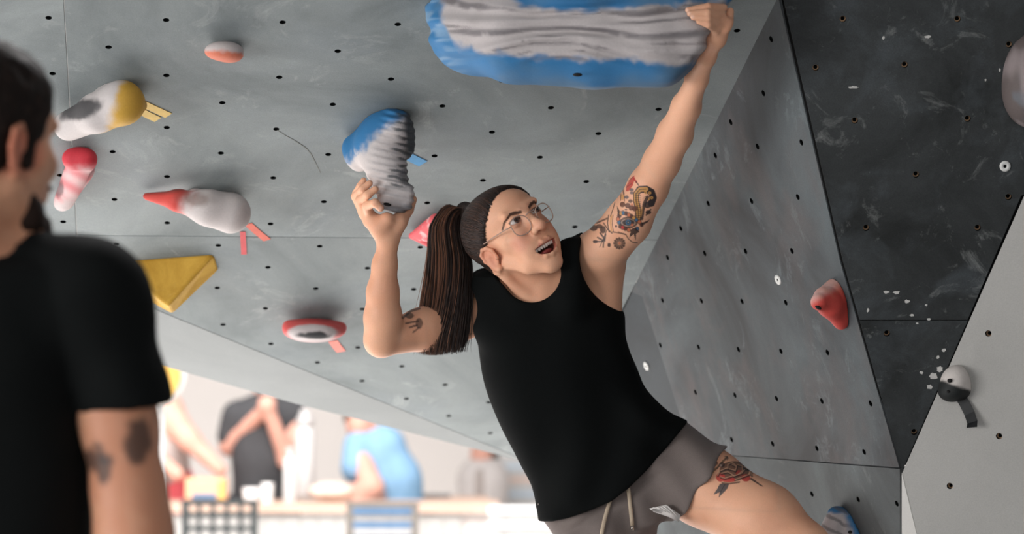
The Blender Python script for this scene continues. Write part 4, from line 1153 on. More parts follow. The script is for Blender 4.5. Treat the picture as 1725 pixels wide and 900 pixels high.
# --- eyes, teeth, tongue
gz = unit([.20, .96, .05])
for s in (-1, 1):
    m_ = MB().ell(hp(s * EYE[0], EYE[1], EYE[2]), np.ones(3) * .0124 * HS, HR, 40, 32)
    vv_ = hl(np.array(m_.v)) - np.array([s * EYE[0], EYE[1], EYE[2]]); vv_ /= np.linalg.norm(vv_, axis=1)[:, None]
    an = np.arccos(np.clip(vv_ @ gz, -1, 1)); ec = np.tile(lin(206, 194, 186), (len(an), 1))
    ec = mixc(ec, lin(74, 46, 30), sstep(.60, .54, an)); ec = mixc(ec, lin(12, 10, 10), sstep(.25, .20, an))
    m_.build('eyeball', M_eye, climber, True, colors=ec)
tm = MB()
for k_ in range(-4, 4):
    x = (k_ + .5) * .0060; wd = .0034
    big = .0052 if abs(x) < .006 else .0046
    tm.ell(hp(x, .0800 - 14 * x * x, -.0495 + .05 * x), np.array([wd, .0032, big * 1.12]) * HS, HR @ rz(-x * 22), 8, 6)
tm.build('teeth', M_teeth, climber)
MB().ell(hp(0, .060, -.0640), np.array([.019, .020, .0070]) * HS, HR @ rx(.15), 16, 10).build('tongue', M_tongue, climber)

# --- hair: cap drawn back to the tie, ponytail of strands
TIE = hl(c(783, 354, 5.63))
taxis = unit(np.array([0, 0, .03]) - TIE); tu = unit(np.cross(taxis, [0, .3, 1])); tv = np.cross(taxis, tu)
def groove(q):
    w = q - TIE; return np.arctan2(w @ tv, w @ tu)
def hair_mask(X):
    q = hl(X); ph = groove(q)
    return (q[..., 1] - q[..., 2] + .0085 + .0003 * np.sin(ph * 23) + .15 * np.maximum(np.abs(q[..., 0]) - .045, 0) * (q[..., 2] > .0) + .55 * np.maximum(q[..., 2] - .062, 0)) * .7 * HS
def hair_low(X):
    q = hl(X); return (-.050 - .5 * (q[..., 1] + .06) - q[..., 2]) * HS
def hair_disp(X):
    q = hl(X); ph = groove(q)
    return (.0006 * np.sin(ph * 53 + 3 * np.sin(ph * 9)) + .0005 * np.sin(ph * 127 + 2 * np.sin(ph * 17))) * HS
big = 1.0
cap = [hell(0, -.009, .038, (.0735, .0890, .0770)), hell(0, .030, .048, (.0605, .0580, .0545), .02), hell(0, -.030, -.022, (.057, .055, .048), .03),
       hcone((0, -.050, .050), tuple(TIE + .016 * unit(np.array([0, -.05, .06]) - TIE)), .055, .016, .05), hcone(tuple(TIE), tuple(TIE + np.array([0, -.003, .002])), .016, .016, .01),
       f_fn(hair_mask, HO - big, HO + big, .010, 'i'), f_fn(hair_low, HO - big, HO + big, .012, 'i'), f_fn(hair_disp, HO - .2, HO + .2, 0, 'disp')]
for s in (-1, 1): cap += [hell(s * .073, -.003, -.009, (.014, .018, .023), .008, 's')]
Vh, Fh = sdf_mesh(cap, .0022)
qh = hl(Vh); ph = groove(qh)
hn = .5 + .2 * np.sin(ph * 31 + 1.3 * np.sin(ph * 7)) + .2 * np.sin(ph * 83 + 2 * np.sin(ph * 13)) + .2 * np.sin(ph * 171)
hc = mixc(np.tile(lin(35, 26, 22), (len(Vh), 1)), lin(76, 54, 43), .5 * sstep(.45, 1.0, hn))
hair = mesh_obj('hair', Vh, Fh, M_hairf, climber, True, hc)
SEC = rings([(784, 352, 5.632, 17, .021), (767, 355, 5.630, 20, .025), (753, 382, 5.615, 30, .032), (758, 435, 5.597, 39, .036), (756, 482, 5.580, 43, .038), (750, 530, 5.568, 46, .038), (742, 570, 5.560, 46, .034), (737, 596, 5.556, 44, .030)], 18)
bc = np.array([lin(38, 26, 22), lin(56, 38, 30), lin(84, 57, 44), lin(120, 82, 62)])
K = 2400; m_ = 18
th = rng.uniform(0, 2 * math.pi, K); rr = np.sqrt(rng.uniform(.02, 1, K)); ox, od = rr * np.cos(th), rr * np.sin(th)
end = np.where(rng.random(K) < .6, rng.uniform(.72, 1.0, K), 1.0)
ph1 = rng.uniform(0, 1.6, K) + 2.2 * th; ph2 = rng.uniform(0, 1.6, K) + 2.2 * th; amp = rng.uniform(.3, 1.8, K); dr = rng.normal(0, .12, K)
t = np.linspace(0, 1, m_)[None] * end[:, None]
sec = [np.interp(t, np.linspace(0, 1, len(SEC)), SEC[:, q_]) for q_ in range(5)]
uu = sec[0] + sec[3] * (ox[:, None] * (1 - .1 * t) + dr[:, None] * t * t) + amp[:, None] * np.sin(ph1[:, None] + 6.5 * t) * t * 4
vv = sec[1] + 3 * np.sin(ph2[:, None] + 3 * t) * t + np.where(t < .18, 9, 4) * ox[:, None] * (1 - t) * np.minimum(1, t * 12)
dd = sec[2] + sec[4] * od[:, None] + .002 * np.sin(ph2[:, None] + 6 * t)
P3 = np.stack([(uu - 862.5) / FPX * dd, dd, (450 - vv) / FPX * dd], -1)
s_ = np.linspace(0, 1, m_)[None]
RR = rng.uniform(.0004, .0010, K)[:, None] * (.75 + .5 * np.minimum(1, s_ * 4)) * np.clip((1.02 - s_) / .28, .12, 1)
Vp, Fp = strands(P3, RR)
tone = np.clip(rng.random(K) - .22 * ox, 0, 1); ci = bc[np.minimum(3, (tone * tone * 4.2).astype(int))]  # strands lighter to the left: the lit side is put into their colour
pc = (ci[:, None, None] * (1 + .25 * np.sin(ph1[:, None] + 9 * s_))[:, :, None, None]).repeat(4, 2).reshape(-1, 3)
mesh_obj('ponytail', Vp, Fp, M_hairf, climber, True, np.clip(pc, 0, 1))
# hairs combed from the hairline to the tie, a few loose ones at the temple
ec_ = np.array([0, -.009, .038]); er_ = np.array([.0735, .0890, .0770])
mk = np.abs(hair_mask(Vh) / HS + .0060) < .0050
def eval_prims(prims, X):
    D = np.full(X.shape[:-1], .5)
    for q_ in prims:
        d_ = q_['f'](X)
        if q_['op'] == 'u': D = smin(D, d_, q_['k'])
    return D
cap_s = [q_ for q_ in cap if q_['op'] == 'u']
cand = qh[mk & (qh[:, 2] > -.01) & (eval_prims(cap_s, Vh) > -.0022)]
K = 2000; m_ = 14
a0 = cand[rng.integers(0, len(cand), K)][:, None] + np.array([0, .7, -.7]) * rng.uniform(0, .0075, (K, 1, 1)) ** 1.0
jit = rng.normal(0, .006, (K, 1, 3)); t = np.linspace(0, 1, m_)[None, :, None] ** 1.5
p_ = a0 * (1 - t) + (TIE + jit * .5) * t + jit * np.sin(math.pi * t) * .5
nrm = lambda w: np.linalg.norm((w - ec_) / er_, axis=-1, keepdims=True)
n0_, n1_ = nrm(a0), nrm(TIE[None, None]); nn = nrm(p_)
tgt = np.maximum(n0_ * (1 - t) + n1_ * t, 1.0)
tgt = np.where(t > .7, tgt * (1 - (t - .7) / .3) + n1_ * ((t - .7) / .3), tgt)
tgt = np.where(t < .15, n0_ * (1 - t / .15) + np.maximum(n0_, 1.0) * (t / .15), tgt)
lift_ = (rng.uniform(-.0004, .0006, (K, 1, 1)) + .0004) / .085 * np.minimum(1, t * 6)
p_ = ec_ + (p_ - ec_) / nn * (tgt + lift_)
p_ = HO + HS * (p_ @ HR.T)
for _ in range(3):
    d0_ = eval_prims(cap_s, p_)
    g_ = np.stack([eval_prims(cap_s, p_ + np.eye(3)[a_] * .001) - d0_ for a_ in range(3)], -1)
    g_ /= np.linalg.norm(g_, axis=-1, keepdims=True) + 1e-9
    p_ = p_ - g_ * (d0_[..., None] - (lift_ * .085 + .0003 - .0045 * np.clip(1 - t / .05, 0, 1)))
Vp, Fp = strands(p_, rng.uniform(.0003, .0008, K)[:, None] * np.minimum(1, .3 + np.arange(m_) / 3.0)[None])
tone = rng.random(K); ci = bc[np.minimum(2, (tone ** 3 * 3.2).astype(int))]
mesh_obj('combed_hair', Vp, Fp, M_hairf, hair, True, ci[:, None].repeat(m_ * 4, 1).reshape(-1, 3))
# --- tank top
loft = f_loft(SHIRT_LR, SHIRT_D, SHIRT_B, nres=26, power=2.15)
def shirt_fold(X):
    u = X[..., 0] / X[..., 1] * FPX + 862.5; v = 450 - X[..., 2] / X[..., 1] * FPX
    a = (u - 900) * .36 + (v - 500) * .93; b = (u - 900) * .93 - (v - 500) * .36
    w = sstep(40, 260, a)
    f1 = np.sin((b + .45 * a) / 17 + 1.3 * np.sin(a / 55)) * .0042 * (.35 + .65 * w)
    f2 = np.sin((a - .55 * b) / 19 + .9 * np.sin(b / 33)) * .0060 * sstep(40, 130, b) * w
    f3 = np.sin((b - .2 * a) / 26 + 2) * .0025
    f4 = .006 * np.exp(-((b + 118 - .10 * a) / 22) ** 2) * sstep(300, 380, a)
    return f1 + f2 + f3 + f4
def cyl(u0, v0, rpx, d=5.57, ru=None):
    cx = c(u0, v0, d); r = rpx / FPX * d; sx = 1.0 if ru is None else ru / rpx
    def f(X):
        k_ = d / X[..., 1]                                     # slightly widening with depth, as seen
        return np.hypot((X[..., 0] - cx[0]) / sx, X[..., 2] - cx[2]) - r
    return f
hem = cyl(907, 640, 239, 5.57)
def hem_cut(X):
    u = X[..., 0]; return hem(X)
sprims = [loft, f_cone(c(895, 497, 5.60), c(1000, 432, 5.545), .053, .053, .03), f_cone(c(890, 500, 5.60), c(825, 492, 5.63), .053, .050, .03), f_cone(c(966, 428, 5.49), c(958, 500, 5.485), .032, .042, .03), f_cone(c(826, 484, 5.57), c(836, 550, 5.53), .030, .042, .03),
          f_fn(shirt_fold, c(760, 960, 5.3), c(1260, 380, 5.9), 0, 'disp'),
          f_cone(hp(0, -.01, -.03), c(897, 463, 5.53), .070, .0595, .006, 's'), f_cone(c(897, 463, 5.53), c(893, 455, 5.40), .0575, .062, .006, 's'),
          f_fn(cyl(1066, 432, 92), c(960, 560, 5.2), c(1200, 330, 5.9), .005, 's'), f_fn(cyl(752, 520, 53, 5.6), c(690, 590, 5.2), c(830, 440, 5.9), .006, 's')]
hemc = [(900, 879), (955, 876), (1030, 846), (1090, 792), (1157, 714)]
def hem_fn(X):
    u = X[..., 0] / X[..., 1] * FPX + 862.5; v = 450 - X[..., 2] / X[..., 1] * FPX
    hv = np.interp(u, [880, 905, 930, 955, 990, 1030, 1060, 1090, 1125, 1157, 1175], [880, 879, 879, 874, 862, 845, 822, 792, 752, 713, 690])
    return (v - hv) / FPX * 5.57 * .8
sprims += [f_fn(hem_fn, c(700, 1100, 5.2), c(1300, 640, 6.0), .004, 'i')]
Vs, Fs = sdf_mesh(sprims, .0034)
mesh_obj('tank_top', Vs, Fs, M_black_cloth, climber)

# --- shorts, cords, white lining
def shorts_fold(X):
    u = X[..., 0] / X[..., 1] * FPX + 862.5; v = 450 - X[..., 2] / X[..., 1] * FPX
    a = (u - 1090) * .84 + (v - 800) * .54; b = -(u - 1090) * .54 + (v - 800) * .84
    f1 = np.sin((b * .9 - .45 * a) / 10 + 1.4 * np.sin(a / 40)) * .0042
    f2 = np.sin((u * .9 + v * .35) / 9 + np.sin(v / 31)) * .0042 * sstep(1110, 1050, u)
    f3 = .006 * np.exp(-((a - 12 + .45 * b) / 9) ** 2) * sstep(-40, 10, b)
    return f1 + f2 + f3
tdir = unit(LEG_L[1] - LEG_L[0]); oc = c(1184.5, 817, 5.47)
ndir = unit(c(1222, 762, 5.55) - c(1147, 872, 5.55)); odir = np.cross(ndir, [0, 1.0, 0]); odir *= np.sign(odir @ tdir); odir = unit(odir + np.array([0, -.06, 0]))
def open_l(X): return (X - oc) @ odir
shp = [f_loft([(905, 850, 1150, 700), (930, 900, 1190, 760), (960, 930, 1160, 850)], [5.595, 5.605, 5.61], [.098, .108, .10], nres=8), f_cone(c(1088, 782, 5.615), c(1200, 825, 5.545), .102, .0905, .02), f_cone(c(1128, 760, 5.615), c(1190, 798, 5.565), .05, .050, .03),
       f_fn(open_l, c(900, 1100, 5.0), c(1400, 600, 6.2), .003, 'i'), f_cone(c(1028, 830, 5.61), c(1026, 960, 5.57), .094, .092, .015), f_cone(c(1010, 850, 5.6), c(1020, 1000, 5.57), .080, .094, .02),
       f_fn(shorts_fold, c(860, 1100, 5.2), c(1300, 640, 6.0), 0, 'disp')]
inl = f_cone(c(1120, 790, 5.6), c(1240, 845, 5.53), .0800, .0795)
shp += [f_fn(lambda X: np.maximum(inl['f'](X), (oc - X) @ odir - .03), inl['lo'], inl['hi'], 0, 's')]
Vq, Fq = sdf_mesh(shp, .0038)
shorts = mesh_obj('shorts', Vq, Fq, M_shorts, climber)
def front(u, v, off=0.0):
    """depth of the shorts' front at a pixel"""
    uu, vv2 = pix(Vq); m_ = np.hypot(uu - u, vv2 - v) < 5
    return (Vq[m_, 1].min() if m_.any() else 5.5) - off
for pts in ([(1029, 838), (1024, 856), (1019, 874), (1015, 892), (1013, 905)], [(1058, 820), (1060, 838), (1062, 856), (1064, 874), (1065, 886)]):
    MB().tube([c(u, v, front(u, v, .005)) for u, v in pts], .0040, 8, flat=.6, up=np.array([0, 1.0, 0])).build('drawstring', M_cord, shorts)
MB().tube([c(1065, 886, front(1065, 886, .006)), c(1065.5, 894, front(1065, 892, .007))], .0032, 8).build('cord_tip', plain('metal_tip', lin(180, 170, 160), .3, .05, 40, metallic=.8), shorts)
lw = MB()
L3 = [c(1094, 857, 5.50), c(1122, 851, 5.485), c(1146, 868, 5.478), c(1144, 880, 5.485), c(1126, 871, 5.492), c(1098, 862, 5.51)]
V8, F8 = prism(L3, np.array([0, -1.0, 0]), .004)
lw.add(V8, F8)
for k_ in range(5):
    x = 1100 + k_ * 6; lw.tube([c(x, 855.5 - k_ * .7, 5.482 - .001 * k_), c(x + 16, 860 + k_ * 2.2, 5.478)], .0014, 5)
lw.build('mesh_lining', M_white_cloth, shorts)

# --- glasses
GL = (.0310, .0990, .0050)
def lens_pt(s, t, k_=1.0):
    cx, cz = math.cos(t), math.sin(t); n_ = (abs(cx) ** 2.5 + abs(cz) ** 2.5) ** (-1 / 2.5)
    x = .0200 * k_ * n_ * cx; z = .0195 * k_ * n_ * cz
    return hp(s * (GL[0] + x), GL[1] - .010 * ((GL[0] + x) / .058) ** 2 + .09 * z, GL[2] + z + (.002 if z > 0 else 0) * x / .024)
glasses = empty('eyeglasses', to_world(hp(0, .09, 0)), 'clear-framed eyeglasses worn by the climber', 'glasses')
for s in (-1, 1):
    MB().tube([lens_pt(s, 2 * math.pi * k_ / 36) for k_ in range(36)], .00120, 8, closed=True).build('rim', M_frame, glasses)
    vv_ = [lens_pt(s, 2 * math.pi * k_ / 36, .98) for k_ in range(36)]; cen_ = np.mean(vv_, 0) + HY * .0015
    mesh_obj('lens', np.array(vv_ + [cen_]), [(k_, (k_ + 1) % 36, 36) for k_ in range(36)], M_lens, glasses)
    MB().tube([hp(s * .0505, .0915, .012), hp(s * .0575, .084, .0140), hp(s * .0665, .045, .0190), hp(s * .0710, .010, .0225), hp(s * .0720, -.012, .0290), hp(s * .0730, -.028, .0180)], .00125, 8).build('temple_arm', M_frame, glasses)
MB().tube([hp(-.0105, .0985, .0175), hp(-.004, .1010, .0200), hp(.004, .1010, .0200), hp(.0105, .0985, .0175)], .0013, 8).build('bridge', M_frame, glasses)
# ------------------------------------------------------------------ man watching from the left foreground
MD = 3.50
man = empty('person', to_world(c(-60, 2390, MD)), 'bearded man in black t-shirt seen from behind, watching the climber', 'person')
mX, mY, mZ = np.array([-.80, .60, .0]), np.array([.60, .80, .0]), np.array([0, 0, 1.0])
MR = np.stack([unit(mX), unit(mY), mZ], 1) @ rx(-.06)
MO = c(-30, 258, MD); MS = 1.04
def mp_(x, y, z): return MO + MS * (MR @ np.array([x, y, z], float))
def ml(X): return ((X - MO) @ MR) / MS
def mell(x, y, z, r, k=0.0, op='u', tilt=None): return f_ell(mp_(x, y, z), np.array(r) * MS, MR if tilt is None else MR @ tilt, k * MS, op)
def mcone(a, b, ra, rb, k=0.0, op='u'): return f_cone(mp_(*a), mp_(*b), ra * MS, rb * MS, k * MS, op)
mh = [mell(0, -.012, .046, (.074, .094, .085)), mell(0, .030, .050, (.062, .058, .054), .02), mell(0, .032, -.018, (.056, .060, .075), .02), mcone((0, .060, -.085), (0, .072, -.100), .024, .019, .02),
      mcone((0, .085, .025), (0, .110, -.014), .009, .011, .012), mell(0, .084, -.045, (.026, .016, .020), .014)]
for s in (-1, 1):
    mh += [mcone((s * .052, .0, -.042), (s * .036, .045, -.084), .017, .016, .025), mcone((s * .036, .045, -.084), (s * .012, .072, -.100), .016, .015, .02), mcone((s * .050, .045, -.002), (s * .036, .070, -.010), .016, .016, .022),
           mcone((s * .012, .086, .036), (s * .040, .078, .040), .009, .008, .012), mell(s * .031, .096, .022, (.016, .014, .010), .010, 's'), mell(s * .0115, .098, -.018, (.008, .010, .008), .006)]
    EH = [(s * .068, .004, .004), (s * .071, .002, .020), (s * .077, -.010, .031), (s * .083, -.024, .024), (s * .083, -.028, .004), (s * .077, -.020, -.016), (s * .070, -.008, -.028)]
    mh += [mell(s * .072, -.012, .002, (.005, .017, .027), .004, 'u', rz(s * .42))] + [mcone(EH[i], EH[i + 1], .0045, .0045 if i < 5 else .007, .003) for i in range(6)]
    mh += [mell(s * .080, -.006, -.002, (.008, .009, .012), .004, 's', rz(s * .42))]
mbody = mh + [f_cone(mp_(0, -.030, -.050), c(-58, 460, MD + .02), .058, .066, .03), f_cone(c(-60, 480, MD + .02), c(110, 505, MD), .06, .055, .04)]
armM = [c(150, 500, MD), c(185, 620, MD), c(202, 720, MD - .01), c(218, 830, MD - .02), c(226, 900, MD - .03), c(236, 1010, MD - .06), c(240, 1180, MD - .14)]
mbody += chain(armM, [.070, .056, .0475, .0455, .0480, .0430, .0270], .02, .03)
mbody += [f_cone(c(240, 1180, MD - .14), c(236, 1290, MD - .2), .027, .034, .02)]
for k_ in range(4): mbody += chain([c(224 + 8 * k_, 1285, MD - .2 + .012 * k_), c(222 + 8 * k_, 1335, MD - .215 + .012 * k_), c(220 + 8 * k_, 1372 - 6 * abs(k_ - 1), MD - .20 + .012 * k_)], [.0105, .0095, .0080], .004, .008)
mbody += chain([c(226, 1230, MD - .17), c(206, 1275, MD - .20), c(204, 1315, MD - .21)], [.013, .011, .009], .004, .01)
V, F = sdf_mesh(mbody, .0055, [(MO - .14, MO + np.array([.14, .14, .16]), .003)])
U_, V_ = pix(V); q = ml(V)
mc_ = np.tile(lin(214, 158, 126), (len(V), 1)); mc_ = mixc(mc_, lin(190, 122, 92), .5 * sstep(.35, .7, fbm(V, 18)))
mc_ = mixc(mc_, lin(206, 112, 90), .6 * sstep(.04, .015, np.linalg.norm(np.abs(q) * [1, 1, 1] - [.074, .014, .004], axis=1)))
def blot(cu, cv, ru, rv, ang, fr, th, a):
    global mc_
    ca, sa = math.cos(ang), math.sin(ang); x = (U_ - cu) * ca + (V_ - cv) * sa; y = -(U_ - cu) * sa + (V_ - cv) * ca
    m_ = np.hypot(x / ru, y / rv) + th * (fbm(V, fr) - .5)
    mc_ = mixc(mc_, lin(64, 52, 48), a * sstep(1.15, .7, m_) * (U_ > 130))
blot(232, 735, 26, 46, .2, 38, 1.2, .85); blot(168, 787, 22, 36, -.15, 42, 2.0, .85); blot(180, 775, 14, 12, 0, 50, 1.4, .8)
mesh_obj('body', V, F, M_skin, man, True, np.clip(mc_, 0, 1))
# hair and beard
def mhair(X):
    q = ml(X)
    fr_ = q[..., 1] - (.035 + .35 * (q[..., 2] - .02)) + .25 * np.maximum(.02 - q[..., 2], 0) * 4
    return fr_ * .8 * MS
def mhair_low(X):
    q = ml(X); return (-.062 + .35 * np.maximum(q[..., 1] + .03, 0) - q[..., 2]) * MS
def mtuft(X): return (fbm(X * np.array([1, 1, .55]), 120, 3) - .5) * .005 + (fbm(X, 40, 2) - .5) * .007
mhp = [mell(0, -.012, .048, (.083, .104, .098)), mell(0, .020, .062, (.074, .070, .062), .02), mell(0, -.040, -.015, (.064, .062, .058), .03), f_fn(mhair, MO - 1, MO + 1, .010, 'i'), f_fn(mhair_low, MO - 1, MO + 1, .012, 'i')]
for s in (-1, 1): mhp += [mell(s * .082, -.010, -.002, (.016, .021, .030), .008, 's')]
mhp += [mcone((-.066, .012, .02), (-.064, .014, -.012), .011, .009, .008), f_fn(mtuft, MO - .2, MO + .2, 0, 'disp')]
Vh2, Fh2 = sdf_mesh(mhp, .003)
hn = fbm(Vh2 * np.array([1, 1, .5]), 160)
M_dkhair = vcol('dark_brown_hair', .75, .15, bscale=400)
mesh_obj('hair', Vh2, Fh2, M_dkhair, man, True, mixc(np.tile(lin(28, 21, 18), (len(Vh2), 1)), lin(54, 40, 33), .6 * sstep(.45, .8, hn)))
bp = [mell(0, .070, -.088, (.036, .030, .030)), mcone((-.040, .040, -.076), (-.012, .074, -.098), .0215, .024, .02), mcone((.040, .040, -.076), (.012, .074, -.098), .0215, .024, .02), mcone((-.052, .016, -.052), (-.042, .038, -.072), .0150, .0190, .02), mell(0, .095, -.036, (.022, .010, .006), .01), f_fn(mtuft, MO - .2, MO + .2, 0, 'disp')]
Vb, Fb = sdf_mesh(bp, .003)
mesh_obj('beard', Vb, Fb, M_dkhair, man, True, np.tile(lin(40, 28, 23), (len(Vb), 1)))
# t-shirt
M_black2 = plain('black_cotton', lin(17, 19, 19), .92, .15, 700, bump=.25, spec=.1)
MLR = [(-175, 440, 50, 432), (-230, 452, 130, 452), (-262, 520, 158, 520), (-262, 640, 152, 640), (-252, 780, 154, 780), (-250, 920, 160, 920), (-255, 1100, 165, 1100), (-262, 1290, 170, 1290)]
ms = [f_loft(MLR, [MD + .03] * 8, [.075, .11, .13, .135, .13, .13, .135, .135], nres=20, power=2.3), f_cone(c(-60, 470, MD + .02), c(-45, 462, MD + .03), .085, .078, .04), f_cone(c(50, 468, MD + .02), c(148, 500, MD), .058, .066, .05)]
ms += chain([c(146, 502, MD), c(176, 570, MD), c(202, 645, MD - .005), c(216, 700, MD - .005)], [.068, .063, .0600, .0610], .02, .05)
sl_n = unit(c(138, 700, MD) - c(288, 677, MD)); sl_d = np.array([sl_n[2], 0, -sl_n[0]]); sl_d *= np.sign(sl_d @ np.array([0, 0, -1.0])); sl_o = c(212, 688, MD)
def sleeve_cut(X):
    u = X[..., 0] / X[..., 1] * FPX + 862.5
    d_ = (X - sl_o) @ sl_d
    return np.where(u > 150, d_, -.3)
def sleeve_in(X):
    a, b = c(190, 600, MD), c(222, 730, MD - .01); ab = b - a
    qq = X - a; t = np.clip(qq @ ab / (ab @ ab), 0, 1)
    d_ = np.sqrt(((qq - t[..., None] * ab) ** 2).sum(-1)) - .0535
    return np.maximum(d_, (sl_o - X) @ sl_d - .05)
def mfold(X): return .004 * np.sin(X[..., 2] * 42 + 3 * np.sin(X[..., 0] * 14)) * sstep(-.1, .2, X[..., 0] + .55) + .004 * (fbm(X, 14, 2) - .5)
ms2 = [ms[0]] + ms[1:3]
slv = ms[3:] + [f_fn(lambda X: (X - sl_o) @ sl_d, c(0, 900, MD) - 1, c(0, 900, MD) + 1, .003, 'i'), f_fn(sleeve_in, c(100, 760, MD - .2), c(300, 560, MD + .2), 0, 's')]
tsh = slv + ms2 + [f_cone(mp_(0, -.02, -.05), c(-52, 400, MD + .0), .070, .074, .006, 's'), f_fn(mfold, c(-400, 1400, MD - .4), c(400, 300, MD + .4), 0, 'disp')]
Vt, Ft = sdf_mesh(tsh, .006)
mesh_obj('t_shirt', Vt, Ft, M_black2, man)
M_jean = plain('dark_jeans', lin(52, 58, 70), .9, .15, 300)
tr = []
for x0 in (-150, 60): tr += chain([c(x0 * .7 - 15, 1280, MD + .03), c(x0, 1780, MD), c(x0, 2320, MD + .04)], [.105, .075, .058], .02)
Vj, Fj = sdf_mesh(tr, .012); mesh_obj('jeans', Vj, Fj, M_jean, man)
for x0 in (-150, 60):
    Vz, Fz = sdf_mesh([f_cone(c(x0, 2350, MD + .0), c(x0 + 25, 2362, MD + .16), .048, .040)], .008); mesh_obj('shoe', Vz, Fz, M_shoe, man)

# ------------------------------------------------------------------ the bright hall behind, about 14 m away
BD = 14.4
sc_ = BD / FPX
def bg(u, v, d=BD): return c(u, v, d)
P_skin = plain('pale_skin', lin(214, 160, 142), .6, .08, 12)
P_blk = plain('charcoal_tshirt', lin(70, 70, 72), .9, .1, 30)
P_blu = plain('blue_tshirt', lin(128, 164, 194), .9, .18, 6)
P_red = plain('coral_shorts', lin(226, 98, 104), .9, .1, 12)
P_wht = plain('white_top', lin(206, 198, 194), .9, .05, 12)
P_hair = plain('brown_short_hair', lin(92, 68, 58), .7, .2, 30)
P_dark = plain('dark_trousers', lin(60, 62, 68), .9, .1, 12)

def bgperson(loc_u, label, parts, d=BD):
    """parts: name, material, prims"""
    e = empty('person', (bg(loc_u, 0, d)[0], d, 0.0), label, 'person', 'people at the far tables')
    for n_, m_, pr in parts:
        Vp, Fp = sdf_mesh(pr, .014); mesh_obj(n_, Vp, Fp, m_, e)
    return e
def bch(pts, r, k=.03, d=BD): return chain([bg(*p) if len(p) == 3 else bg(p[0], p[1], d) for p in pts], r, k)
def legs(u, v, d=BD, w=34):
    zf = 691 + 1.3 / d * FPX
    return bch([(u - w, v, d), (u - w, (v + zf) / 2, d - .05), (u - w, zf - 15, d)], [.105, .075, .05]) + bch([(u + w, v, d), (u + w, (v + zf) / 2, d - .05), (u + w, zf - 15, d)], [.105, .075, .05])
def bhead(u, v, d=BD, s=1.0):
    return [f_ell(bg(u, v, d), (.080 * s, .098 * s, .115 * s), None, .0), f_cone(bg(u, v + 22, d), bg(u, v + 46, d + .02), .05, .055, .03)]
# in the charcoal t-shirt, hands at the mouth
bgperson(445, 'person in charcoal t-shirt raising both hands, behind the far table', [
    ('body', P_skin, bhead(445, 622) + bch([(400, 700), (386, 752), (446, 690, BD - .22)], [.062, .050, .036]) + bch([(494, 698), (484, 775, BD - .15), (456, 700, BD - .24)], [.062, .048, .036]) + [f_ell(bg(450, 682, BD - .25), .05, None, .02)]),
    ('t_shirt', P_blk, bch([(412, 705), (490, 700)], [.088, .088]) + bch([(446, 715), (446, 770), (438, 850)], [.17, .165, .15], .05) + bch([(398, 700), (388, 735)], [.078, .07])),
    ('hair', P_hair, [f_ell(bg(445, 610, BD + .03), (.088, .10, .10))]), ('trousers', P_dark, legs(440, 860))])
# pale bare-armed person at the left with coral shorts
bgperson(272, 'bare-armed person in coral shorts leaning on the far table', [
    ('body', P_skin, bhead(252, 622, BD - .2) + bch([(282, 690, BD - .2), (318, 740, BD - .3), (372, 792, BD - .35)], [.075, .058, .036]) + bch([(240, 700, BD - .1), (244, 760, BD - .25), (300, 800, BD - .4)], [.07, .055, .036]) + bch([(262, 700, BD - .15), (270, 770, BD - .1)], [.15, .14], .05) + legs(280, 840, BD - .05, 26)),
    ('tank_top', P_wht, bch([(262, 712, BD - .14), (272, 778, BD - .1)], [.158, .150], .05)),
    ('hair', P_hair, [f_ell(bg(250, 610, BD - .17), (.088, .10, .10))]), ('shorts', P_red, bch([(280, 812, BD - .05), (284, 850, BD - .05)], [.145, .14]))], BD - .1)
# blue t-shirt, bent over the table
bgperson(650, 'person in pale blue t-shirt bent over the far table', [
    ('body', P_skin, [f_ell(bg(606, 714), (.075, .10, .10)), f_cone(bg(618, 725), bg(640, 745), .055, .06, .03)] + bch([(604, 770, BD - .1), (628, 822, BD - .2), (556, 838, BD - .35)], [.065, .056, .036]) + bch([(660, 760, BD + .1), (668, 830), (600, 846, BD - .3)], [.06, .05, .036])),
    ('t_shirt', P_blu, bch([(618, 752), (652, 748)], [.085, .085]) + bch([(640, 765), (660, 810), (668, 870)], [.14, .15, .155], .05) + bch([(604, 752, BD - .06), (598, 790, BD - .12)], [.082, .076])),
    ('hair', P_hair, [f_ell(bg(604, 700, BD + .02), (.082, .10, .09))]), ('trousers', P_dark, legs(668, 880))])
# small figure far at the back
bgperson(815, 'small distant person in white against the far wall', [
    ('body', P_skin, bhead(812, 768, 17.5, .95)), ('shirt', P_wht, bch([(806, 806, 17.5), (822, 806, 17.5)], [.12, .12]) + bch([(814, 812, 17.5), (814, 868, 17.5)], [.17, .15])),
    ('hair', plain('black_hair', lin(44, 38, 38), .7, .1, 20), [f_ell(bg(820, 765, 17.54), (.085, .10, .07))]), ('trousers', P_dark, legs(814, 880, 17.5, 24))], 17.5)

